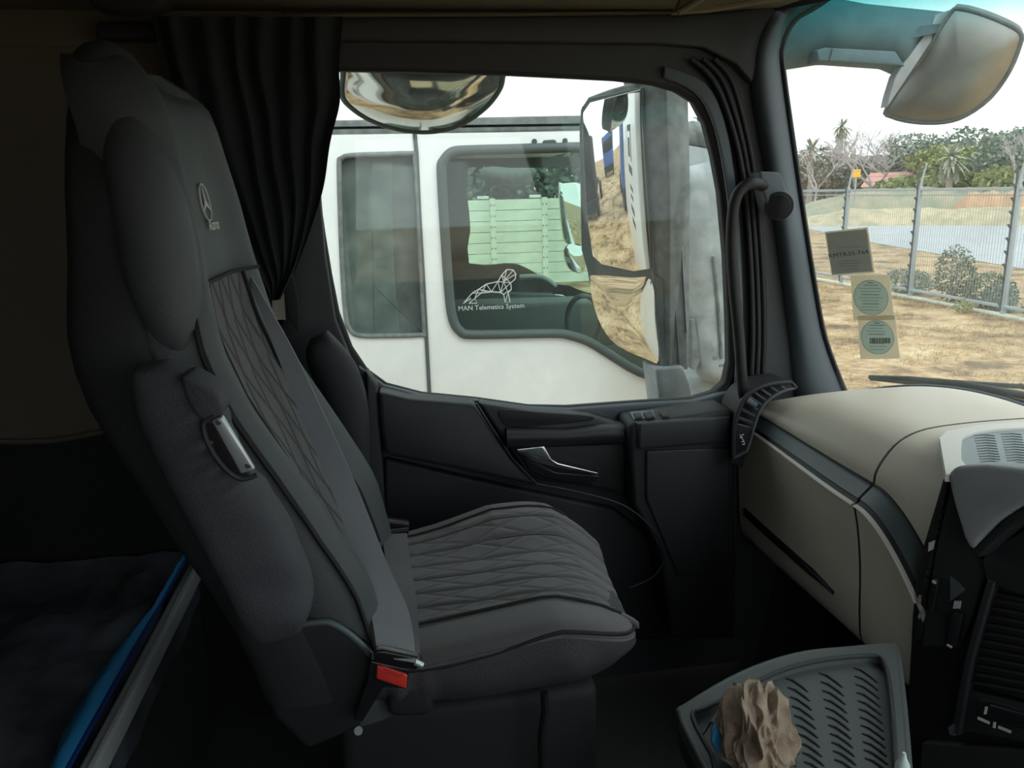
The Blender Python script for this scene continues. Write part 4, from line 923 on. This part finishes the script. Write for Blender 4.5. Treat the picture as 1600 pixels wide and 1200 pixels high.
for s in ((835, 221, 0), (883, 220, 0)): tube('side_rivet', [AY(s[0], s[1], YS-.006), AY(s[0], s[1], YS+.01)], .011, 'gasket', wt, 12)
py_plate('marker_lamp', [(850, 219), (866, 218), (870, 221), (866, 225), (851, 225), (848, 222)], YS-.006, (0, .01, 0), 'gasket', wt, .002)
tube('window_gasket', [AY(a, b, YS-.004) for a, b in MW]+[AY(*MW[0], YS-.004)], .020, 'gasket', wt, 8)
tube('rear_window_gasket', [AY(a, b, YS-.002) for a, b in RW]+[AY(*RW[0], YS-.002)], .010, 'dusty', wt, 8)
plate('main_pane', [AY(a, b, YS+.02) for a, b in MW], (0, .004, 0), 'glass_out', wt, 0)
plate('rear_pane', [AY(a, b, YS+.02) for a, b in RW], (0, .004, 0), 'glass_dark', wt, 0)
# blind behind the rear pane: pale panel and dark gap
py_plate('rear_blind', [(530, 230), (614, 230), (612, 300), (615, 420), (625, 530), (530, 540)], YS+.10, (0, .02, 0), 'dustyl', wt, .004)
py_plate('rear_blind_fold', [(578, 240), (580, 240), (586, 530), (584, 530)], YS+.095, (0, .006, 0), 'gasket', wt, 0)
box('rear_lining', (-1.2, YS+.16, 1.6), (.12, YS+.2, top), 'matt', wt, 0)
# inside: dark pillar edge, far door with its own window opening
YF = 5.55
FW = cr([(732, 262), (800, 262), (900, 261), (1000, 260), (1020, 300), (1035, 430), (1020, 470), (920, 458), (892, 447), (868, 444), (840, 428), (812, 414), (790, 412), (733, 412), (735, 360), (733, 330)], 2, True)
plate('far_side_panel', [V((-1.3, YF, .75)), V((2.2, YF, .75)), V((2.2, YF, 1.9)), V((1.9, YF, top)), V((-1.3, YF, top))], (0, .06, 0), 'matt', wt, 0, [[AY(a, b, YF) for a, b in FW]])
tube('inner_grab_bar', [AY(a, b, YF-.25) for a, b in cr([(812, 433), (840, 432), (856, 438), (868, 448)], 4)], .018, 'hood', wt, 8)
py_plate('inner_door_ledge', [(740, 456), (866, 460), (868, 470), (740, 472)], YF-.15, (0, .1, 0), 'strip', wt, .006)
py_plate('inner_door_trim', [(690, 478), (960, 470), (960, 540), (690, 540)], YF-.8, (0, .3, 0), 'gasket', wt, .02)
py_plate('inner_latch', [(866, 460), (880, 461), (886, 466), (868, 466)], YF-.2, (0, .02, 0), 'chrome', wt, .002)
tube('steering_wheel', [AY(912+26*math.cos(t), 500+38*math.sin(t), 4.6+.1*math.sin(t)) for t in [2*PI*k/28 for k in range(29)]], .016, 'gasket', wt, 8)
# kerb mirror and door mirror on the far side, seen through both windows
ko2 = [AY(a, b, 5.8) for a, b in cr([(755, 262), (757, 283), (775, 291), (800, 295), (825, 289), (833, 278), (834, 262)], 3, True)]
convex('far_kerb_mirror', ko2, None, V((0, -1, -.2)).normalized(), .06, 'dusty', wt, 5)
fm1 = [AY(a, b, 5.85) for a, b in cr([(874, 290), (880, 287), (908, 288), (912, 320), (912, 380), (896, 382), (884, 378), (878, 350)], 3, True)]
plate('far_mirror_glass', fm1, (0, .05, 0), 'mirror', wt, .004)
fm2 = [AY(a, b, 5.85) for a, b in cr([(883, 384), (912, 384), (913, 424), (895, 424), (885, 410)], 3, True)]
plate('far_mirror_glass', fm2, (0, .05, 0), 'mirror', wt, .004)
# near door mirror of that truck, dusty grey back, with its arm and front cowl
nmr = []
N1 = cr([(1068, 262), (1066, 300), (1068, 360), (1072, 440), (1078, 510), (1084, 560), (1092, 590)], 4); N2 = cr([(1130, 246), (1150, 300), (1160, 380), (1165, 460), (1165, 540), (1160, 580), (1140, 604)], 4)
for i in range(len(N1)):
    p, q = AY(*N1[i], 2.85), AY(*N2[i], 2.85); c = (p+q)/2; h = (p-q)/2; e = math.sqrt(max(.12, 1-abs(2*i/(len(N1)-1)-1)**8))
    nmr.append([c+h*math.copysign(abs(math.cos(a))**.6, math.cos(a))+V((0, .08*e*math.copysign(abs(math.sin(a))**.8, math.sin(a)), 0)) for a in [2*PI*k/28 for k in range(28)]])
loft('near_mirror_housing', nmr, 'dustyl', wt, 60)
tube('mirror_crease', [AY(a, b, 2.765) for a, b in cr([(1115, 400), (1119, 440), (1124, 500), (1128, 560)], 4)], .006, 'dusty', wt, 8)
tube('mirror_arm', [AY(a, b, 2.9) for a, b in cr([(1052, 212), (1080, 208), (1104, 216), (1124, 236), (1136, 262)], 4)], [.04]*4+[.045]*13, 'dusty', wt, 12)
py_plate('arm_cover', [(1071, 226), (1110, 232), (1125, 240), (1120, 262), (1092, 262), (1070, 268)], 2.87, (0, .08, 0), 'dustyl', wt, .01)
py_plate('mirror_fin', [(1080, 500), (1086, 498), (1096, 560), (1088, 578), (1082, 578)], 2.80, (0, .04, 0), 'dusty', wt, .004)
py_plate('front_corner', [(1078, 596), (1120, 580), (1170, 560), (1170, 680), (1086, 680)], 2.9, (0, .2, 0), 'dustyl', wt, .03)
# telematics lettering and line drawing of a lion on the main pane
LION = [(724, 474), (738, 458), (748, 452), (760, 444), (778, 440), (784, 430), (792, 421), (802, 422), (806, 428), (805, 436), (798, 442), (799, 452), (794, 458), (797, 472), (789, 472), (787, 460), (782, 457), (768, 456), (752, 458), (742, 466), (745, 474), (733, 474), (736, 466), (724, 474)]
IN = [((738, 458), (752, 458)), ((748, 452), (742, 466)), ((748, 452), (768, 456)), ((760, 444), (752, 458)), ((760, 444), (768, 456)), ((778, 440), (768, 456)), ((778, 440), (782, 457)), ((784, 430), (798, 442)), ((792, 421), (787, 440)), ((802, 422), (787, 440)), ((778, 440), (798, 442)), ((787, 440), (782, 457)), ((798, 442), (782, 457)), ((799, 452), (787, 460)), ((784, 430), (787, 440)), ((787, 440), (794, 458)), ((806, 428), (787, 440)), ((794, 458), (789, 472)), ((742, 466), (733, 474)), ((748, 452), (760, 456))]
yl = YS+.016
tubes('lion_line_drawing', [([AY(a, b, yl) for a, b in LION], .0022)]+[([AY(*p, yl), AY(*q, yl)], .0016) for p, q in IN], 'logo', wt, 4)['kind'] = 'stuff'
text('pane_lettering', 'MAN Telematics System', .0285, AY(768, 480, yl), (1, 0, 0), (0, 0, 1), 'logo', wt, .001)
for x in (.9, -1.0): pass

# ============================================================ TRUCKS STANDING BEHIND (seen in the mirrors)
def truck(x, y, mt, label):
    t = empty('waiting_truck', (x, y, 0), label, 'truck', None)
    box('cab', (x-2.2, y-1.2, .9), (x, y+1.2, 3.3), mt, t, .12); box('windscreen', (x-.02, y-1.05, 2.0), (x+.02, y+1.05, 2.9), 'black', t, .02)
    box('bumper', (x-.2, y-1.2, .4), (x+.08, y+1.2, .95), 'matt', t, .05)
    for sx in (-1.2, -5): 
        for sy in (-1.05, 1.05): tube('wheel', [V((x+sx, y+sy-.15, .5)), V((x+sx, y+sy+.15, .5))], .5, 'rubber', t, 20)
    box('chassis', (x-7, y-.5, .7), (x-2, y+.5, 1.0), 'matt', t, .02)
truck(-8, .4, 'blue', 'blue truck standing behind this one, seen only in the door mirror'); truck(-9.5, 6.0, 'matt', 'dark truck standing behind the white cab, seen in the mirrors'); truck(-22, 3.6, 'blue', 'farther blue truck standing down the lane, seen only in mirrors')

# ============================================================ PRECAST WALL behind the white truck
cw = S(empty('wall_far', (0, 22, 0)))
first = {}
def inst(key, name, build, loc, parent):
    if key not in first:
        first[key] = build(); o = first[key]
    else:
        o = first[key].copy(); C.objects.link(o); o.parent = parent
    o.location = V(loc)-V(parent.location); return o
YW = 22.0; sx = 1.49; nb = 9; x0 = AY(770, 350, YW).x-sx*3
me_s = None
for b in range(nb):
    for k in range(8):
        def bs_():
            bm = bmesh.new(); box_bm(bm, (.07, -.03, .008), (sx-.07, .03, .292)); bmesh.ops.recalc_face_normals(bm, faces=bm.faces)
            me = bpy.data.meshes.new('slab'); bm.to_mesh(me); bm.free(); me.materials.append(M['concrete']); o = bpy.data.objects.new('slab', me); C.objects.link(o); o.parent = cw; return o
        inst('slab', 'slab', bs_, (x0+b*sx, YW+random.uniform(-.006, .006), .02+.30*k), cw)
for b in range(nb+1):
    def bp_():
        bm = bmesh.new(); box_bm(bm, (-.075, -.07, 0), (.075, .05, 2.45)); box_bm(bm, (-.015, -.075, 0), (.0, -.07, 2.45)); bmesh.ops.recalc_face_normals(bm, faces=bm.faces)
        me = bpy.data.meshes.new('post'); bm.to_mesh(me); bm.free(); me.materials.append(M['conpost']); o = bpy.data.objects.new('post', me); C.objects.link(o); o.parent = cw; return o
    inst('post', 'post', bp_, (x0+b*sx, YW, 0), cw)
    def bd_():
        bm = bmesh.new()
        for k in range(8):
            for s in (-.05, .05): box_bm(bm, (s-.016, -.085, .15+k*.3), (s+.016, -.07, .18+k*.3))
        me = bpy.data.meshes.new('clamp_bolts'); bm.to_mesh(me); bm.free(); me.materials.append(M['gasket']); o = bpy.data.objects.new('clamp_bolts', me); C.objects.link(o); o.parent = cw; o['kind'] = 'stuff'; return o
    inst('bolt', 'clamp_bolts', bd_, (x0+b*sx, YW, 0), cw)
for b in (3, 4): box('coping', (x0+b*sx-.42, YW-.05, 2.44), (x0+b*sx-.1, YW+.05, 2.52), 'conpost', cw, .01)

# ============================================================ STEEL FENCE
XF = 11.75
fe = empty('mesh_fence', (XF, 16, 0), 'grey galvanised mesh security fence between the dry grass and the road', 'fence')
pys = [21.7+2.8*2, 21.7+2.8, 21.7, 18.9, 16.1, 13.3, 10.5, 7.7]
for y in pys:
    p = box('post', (XF-.035, y-.05, 0), (XF+.035, y+.05, 2.5), 'galv', fe, .006)
    tube('post_top', [V((XF, y, 2.5)), V((XF+.04, y, 2.75)), V((XF+.10, y, 3.0))], [.03, .022, .014], 'galv', p, 6)
    tubes('spike_strip', [([V((XF-.05, y+.02, .25*k+.2)), V((XF-.05, y+.09, .25*k+.26))], .022) for k in range(11)]+[([V((XF-.045, y+.03, .1)), V((XF-.045, y+.03, 2.9))], .014)], 'gasket', p, 5)['kind'] = 'stuff'
ya, yb = min(pys), max(pys)
box('top_rail', (XF-.03, ya, 2.40), (XF+.03, yb, 2.46), 'galv', fe, .005)
box('upper_rail', (XF-.02, ya, 2.30), (XF+.02, yb, 2.325), 'galv', fe, .003)
box('bottom_rail', (XF-.04, ya, .16), (XF+.04, yb, .22), 'galv', fe, .01)
box('kerb_beam', (XF-.09, ya, 0.0), (XF+.09, yb, .05), 'concrete', fe, .01)
vs = []; fs = []
def wire(a, b, w):
    s = len(vs); d = (b-a).normalized(); q = V((0, 1, 0)) if abs(d.z) > .5 else V((0, 0, 1)); e = V((1, 0, 0))
    for p in (a, b):
        for c in ((q+e), (-q+e), (-q-e), (q-e)): vs.append(p+c*w/2)
    for i in range(4): fs.append((s+i, s+(i+1) % 4, s+4+(i+1) % 4, s+4+i))
y = ya
while y < yb: wire(V((XF, y, .2)), V((XF, y, 2.4)), .0055); y += .0762
for k in range(56): wire(V((XF+.004, ya, .22+k*.039)), V((XF+.004, yb, .22+k*.039)), .0016)
tag(obj('wire_mesh', vs, fs, 'galvd', fe, 0), kind='stuff')
for z in (2.62, 2.75, 2.9): tube('strand_wire', [V((XF+.06, ya, z)), V((XF+.06, yb, z))], .004, 'gasket', fe, 4)

# ============================================================ GRASS, SCRUB, MOUNDS
random.seed(21)
vs = []; fs = []
def blade(p, h, w, lean):
    s = len(vs); a = random.uniform(0, PI); q = V((math.cos(a), math.sin(a), 0))*w
    vs.extend([p-q, p+q, p+V((lean[0], lean[1], h))]); fs.append((s, s+1, s+2))
for i in range(5200):
    x = random.uniform(4.5, 11.7); y = random.uniform(5.2, 19)
    if x/y < .45 or x/y > 1.15: continue
    if noise.noise(V((x*.8, y*.8, 0))) < -.05: continue
    for k in range(5): blade(V((x+random.uniform(-.07, .07), y+random.uniform(-.07, .07), 0)), random.uniform(.03, .11), .006, (random.uniform(-.05, .05), random.uniform(-.05, .05)))
gr = obj('dry_grass', vs, fs, 'drygrass', None, 0); tag(gr, 'dry straw-coloured grass tufts on the ground before the fence', 'grass', None, 'stuff')
def leaves(name, blobs, n, size, mt, parent=None, zmin=.0, flat=.6):
    vs = []; fs = []
    tot = sum(b[3]*b[4]*b[5] for b in blobs)
    for (x, y, z, rx, ry, rz) in blobs:
        for i in range(int(n*rx*ry*rz/tot)):
            d = V((random.gauss(0, 1), random.gauss(0, 1), random.gauss(0, 1))).normalized()*random.uniform(.55, 1)**.6
            p = V((x+d.x*rx, y+d.y*ry, max(zmin, z+d.z*rz))); s = len(vs)
            a = V((random.gauss(0, 1), random.gauss(0, 1), random.gauss(0, .6))).normalized()*size*random.uniform(.6, 1.3); b = a.cross(V((random.random(), random.random(), random.random()))).normalized()*size*.6
            vs.extend([p-a, p+b, p+a, p-b]); fs.append((s, s+1, s+2, s+3))
    return obj(name, vs, fs, mt, parent, 0)
# weeds along the fence foot
def bush(x, y, h, r, label, mt='scrub', n=1500, size=.035):
    o = empty('weed_bush', (x, y, 0), label, 'bush', None)
    leaves('foliage', [(x, y, h*.5, r, r, h*.5), (x+r*.3, y-r*.3, h*.35, r*.7, r*.7, h*.4)], n, size, mt, o)
    tubes('stem', [([V((x, y, 0)), V((x+random.uniform(-r, r)*.7, y+random.uniform(-r, r)*.7, h*random.uniform(.7, 1)))], [.012, .004]) for k in range(5)], 'twig', o, 4)
bush(XF+.45, 15.3, 1.25, .42, 'tall dark green weed bush behind the fence, right of the second post')
bush(XF+.5, 14.3, .75, .5, 'low green weed bush behind the fence between the two nearest posts')
bush(XF+.4, 16.8, .6, .55, 'wide green weed bush at the fence foot left of the second post', 'leafd')
bush(XF+.35, 13.8, .6, .3, 'small spiky weed just left of the nearest fence post', 'leafd', 900)
bush(XF+.4, 12.6, .5, .5, 'green weed patch at the fence foot right of the nearest post', 'scrub', 1100)
bush(XF-.4, 13.9, .28, .18, 'yellow-green tuft on the near side of the fence', 'leafy', 160, .03)
def mound(name, c, rx, ry, h, mt, label, seed=0):
    def f(u, v):
        x = lerp(-1, 1, u); y = lerp(-1, 1, v); r = math.hypot(x, y); z = max(0, 1-r**2)**1.2*h*(1+.35*noise.noise(V((x*2+seed, y*2, 0))))
        return V((c[0]+x*rx, c[1]+y*ry, z-.02))
    o = grid(name, f, 24, 24, mt); tag(o, label, 'mound'); return o
def P_at(px, dist):                      # ground point in the direction of a column of the photo
    d = ray(px, 300); h = math.hypot(d.x, d.y); return CAM.x+d.x/h*dist, CAM.y+d.y/h*dist
def ridge(name, pa, pb, dist, dep, h, mt, label, seed=0, ph=None):
    def f(u, v):
        x, y = P_at(lerp(pa, pb, u), dist+dep*(2*v-1)); e = min(1, u*5, (1-u)*5)
        z = h*max(0, 1-(2*v-1)**2)**.8*(.35+.65*e)*(1+.22*noise.noise(V((u*9+seed, v*2, 0)))+.08*noise.noise(V((u*40, v*8, seed))))
        return V((x, y, z-.02))
    o = grid(name, f, 60, 14, mt); tag(o, label, 'mound')
ridge('grassy_bank', 1225, 1760, 62, 4.5, 2.15, 'bankg', 'long low green bank beyond the road', 3)
ridge('dry_grass_bank', 1235, 1740, 56, 2.6, 1.0, 'banky', 'straw-coloured verge bank along the far side of the road', 5)
ridge('soil_mound', 1478, 1660, 57.5, 1.8, 1.85, 'soil', 'bare orange soil mound beyond the road at the right', 9)

# ============================================================ TREES AND HOUSES FAR BEHIND
def P_at(px, dist):                      # ground point in the direction of a column of the photo
    d = ray(px, 300); h = math.hypot(d.x, d.y); return CAM.x+d.x/h*dist, CAM.y+d.y/h*dist
def leafy(px, dist, h, w, mt, label, n=1500, kind='leafy_tree', trunk=.25):
    x, y = P_at(px, dist); o = empty(kind, (x, y, 0), label, 'tree', 'trees behind the road' if 0 else None)
    tube('trunk', [V((x, y, 0)), V((x+.1, y, h*trunk)), V((x, y, h*.7))], [w*.05, w*.04, w*.02], 'bark', o, 6)
    bl = [(x+random.uniform(-.5, .5)*w*.6, y+random.uniform(-.5, .5)*w*.6, h*random.uniform(trunk+.2, .84), w*random.uniform(.22, .34), w*random.uniform(.22, .34), h*random.uniform(.13, .2)) for k in range(9)]+[(x, y, h*.6, w*.42, w*.42, h*.3)]
    leaves('crown', bl, int(n*2.4), .20, mt, o); return o
def bare(px, dist, h, w, label, n=7):
    x, y = P_at(px, dist); o = empty('leafless_tree', (x, y, 0), label, 'tree')
    segs = []
    def br(p, d, l, r, dep):
        q = p+d*l; m = (p+q)/2+V((random.gauss(0, 1), random.gauss(0, 1), 0))*l*.05; segs.append(([p, m, q], [r, r*.85, r*.65]))
        if dep == 0: return
        for k in range(3):
            e = (d+V((random.gauss(0, .55)*w, random.gauss(0, .55)*w, random.uniform(-.1, .35)))).normalized(); br(q, e, l*random.uniform(.6, .85), r*.6, dep-1)
    br(V((x, y, 0)), V((0, 0, 1)), h*.26, h*.02, 5)
    tubes('branches', segs, 'twig', o, 3); return o
def palm(px, dist, h, label, r=1.6, skirt=True, n=44):
    x, y = P_at(px, dist); o = empty('palm_tree', (x, y, 0), label, 'tree')
    tube('trunk', [V((x, y, 0)), V((x+.1, y, h*.5)), V((x, y, h))], [.3, .22, .2], 'bark', o, 6)
    vs = []; fs = []
    for i in range(n):
        a = random.uniform(0, 2*PI); el = random.uniform(-.7, 1.2); d = V((math.cos(a)*math.cos(el), math.sin(a)*math.cos(el), math.sin(el))); p = V((x, y, h)); sd = d.cross(V((0, 0, 1))).normalized()
        for k in range(7):
            s = len(vs); t0, t1 = k/7, (k+1)/7; a0 = p+d*r*t0-V((0, 0, r*.35*t0*t0)); a1 = p+d*r*t1-V((0, 0, r*.35*t1*t1)); w0 = r*.07*math.sin(PI*min(1, t0+.15)); w1 = r*.07*math.sin(PI*min(1, t1+.15))*.9
            vs.extend([a0-sd*w0, a0+sd*w0, a1+sd*w1, a1-sd*w1]); fs.append((s, s+1, s+2, s+3))
    if skirt:
        for i in range(60):
            s = len(vs); a = random.uniform(0, 2*PI); z = random.uniform(h*.72, h*.97); q = V((x+math.cos(a)*.4, y+math.sin(a)*.4, z)); vs.extend([q, q+V((math.cos(a)*.25, math.sin(a)*.25, -.5)), q+V((0, 0, -.7))]); fs.append((s, s+1, s+2))
    obj('fronds', vs, fs, 'palm', o, 0)
def Hh(py, px, dist): return 2.6+((301-.026*(px-800))-py)/1200*dist*.93
trees = [
 ('b', 1275, 70, 236, 1.1, 'leftmost leafless tree beside the pillar'), ('b', 1335, 74, 228, 1.0, 'leafless tree between the tall palm and the yellow sign'),
 ('b', 1362, 66, 220, 1.1, 'pale leafless tree above the yellow sign'), ('b', 1392, 72, 214, 1.2, 'tallest leafless tree left of the dense round tree'), ('b', 1418, 78, 226, 1.0, 'leafless tree just left of the dense round tree'),
 ('b', 1530, 80, 236, 1.2, 'leafless tree in the dip right of the ivy-covered stump'), ('b', 1588, 60, 236, .8, 'leafless tree at the right edge of the photo'),
 ('l', 1456, 74, 214, 8, 'leafd', 'dense dark green round tree in the middle'), ('l', 1483, 70, 232, 6, 'leafy', 'yellow-green bushy tree in front of the dense round one'),
 ('l', 1594, 66, 204, 8, 'leafd', 'tall green tree at the right edge of the view'), ('l', 1562, 82, 236, 6, 'leafh', 'dark green tree left of the tall right-hand tree'),
 ('l', 1512, 84, 244, 7, 'leafh', 'grey-green spreading tree behind the red roofs'), ('l', 1296, 78, 232, 8, 'leafh', 'green tree under the tall palm'), ('l', 1268, 82, 240, 8, 'leafy', 'olive green tree next to the pillar'),
 ('l', 1330, 86, 246, 9, 'leafh', 'olive tree right of the palm trunk'), ('l', 1372, 88, 250, 10, 'leafd', 'low green tree behind the yellow sign'), ('l', 1408, 90, 246, 10, 'leafh', 'low dark tree behind the leafless trees'),
 ('l', 1420, 64, 272, 4, 'leafy', 'small light green bush tree right of the nearest red roof'), ('l', 1545, 62, 262, 2.5, 'leafy', 'small bright green bush between the red roofs'), ('l', 1518, 78, 218, 2.2, 'leafd', 'narrow ivy-covered stump with two arms')]
for t in trees:
    if t[0] == 'b': bare(t[1], t[2], Hh(t[3], t[1], t[2])*1.45, t[4], t[5])
    else: leafy(t[1], t[2], Hh(t[3], t[1], t[2]), t[4], t[5], t[6], 1700 if t[4] > 5 else 700)
palm(1308, 92, Hh(206, 1308, 92), 'tall thin palm with a small head of fronds', 1.7); palm(1264, 72, Hh(238, 1264, 72), 'short palm beside the windscreen pillar', 1.9, False, 44)
palm(1480, 62, Hh(250, 1480, 62), 'short shaggy yellowish palm in front of the dense tree', 1.8)
# houses
def house(px, dist, w, dpt, hw_, label, z=0):
    x, y = P_at(px, dist); o = empty('house', (x, y, 0), label, 'house')
    ax = math.atan2(y, x)+PI/2; e1 = V((math.cos(ax), math.sin(ax), 0)); e2 = V((-e1.y, e1.x, 0)); c = V((x, y, 0))
    q = [c+e1*a*w/2+e2*b*dpt/2 for a, b in ((-1, -1), (1, -1), (1, 1), (-1, 1))]
    plate('wall', q, (0, 0, hw_), 'wallh', o, 0); z = V((0, 0, hw_)); r = V((0, 0, hw_+1.1)); q = [c+(p-c)*1.08 for p in q]
    obj('roof', [p+z for p in q]+[c-e1*w*.38+r, c+e1*w*.38+r], [(0, 1, 5, 4), (1, 2, 5), (2, 3, 4, 5), (3, 0, 4), (0, 3, 2, 1)], 'roofr', o, 0)
    for s in (-.25, .25):
        a = c+e1*w*s-e2*dpt*.5; b_ = plate('window', [a-e1*.5+V((0, 0, 1.0)), a+e1*.5+V((0, 0, 1.0)), a+e1*.5+V((0, 0, 2.0)), a-e1*.5+V((0, 0, 2.0))], e2*.05, 'black', o, 0)
house(1390, 71, 4, 3, 2.3, 'house with a pale red roof behind the fence, leftmost'); house(1492, 70, 5, 3, 2.3, 'long low house with a pale red roof in the middle'); house(1564, 78, 5, 3, 3.2, 'house with a pale red roof at the right')
sgn = empty('yellow_sign', (*P_at(1336, 58), 0), 'small yellow board on a post among the trees', 'sign')
sx_, sy_ = P_at(1336, 58); zz = Hh(273, 1336, 58); box('board', (sx_-.28, sy_-.05, zz-.27), (sx_+.28, sy_+.05, zz+.27), 'yellow', sgn, .02); tube('pole', [V((sx_, sy_, 0)), V((sx_, sy_, zz-.2))], .05, 'galv', sgn, 6)
# hedge masses: far belt behind everything and green belt above the precast wall
hb = []
for i in range(46):
    px = 1225+i*11; x, y = P_at(px, 112+random.uniform(-4, 4)); hb.append((x, y, 2.0, 2.6, 2.6, random.uniform(2.2, 3.9)))
tag(leaves('far_woodland', hb, 16000, .42, 'leafh'), 'grey-green belt of woodland along the horizon behind the houses', 'woodland', None, 'stuff')
hb = []
for i in range(30):
    x = -3+i*.55; hb.append((x, 26.5+random.uniform(-.6, .6), 2.6, 1.0, .9, random.uniform(1.9, 2.5)))
tag(leaves('hedge', hb, 30000, .15, 'hedge'), 'tall green hedge above the pale concrete wall', 'hedge', None, 'stuff')
bpy.context.view_layer.update()
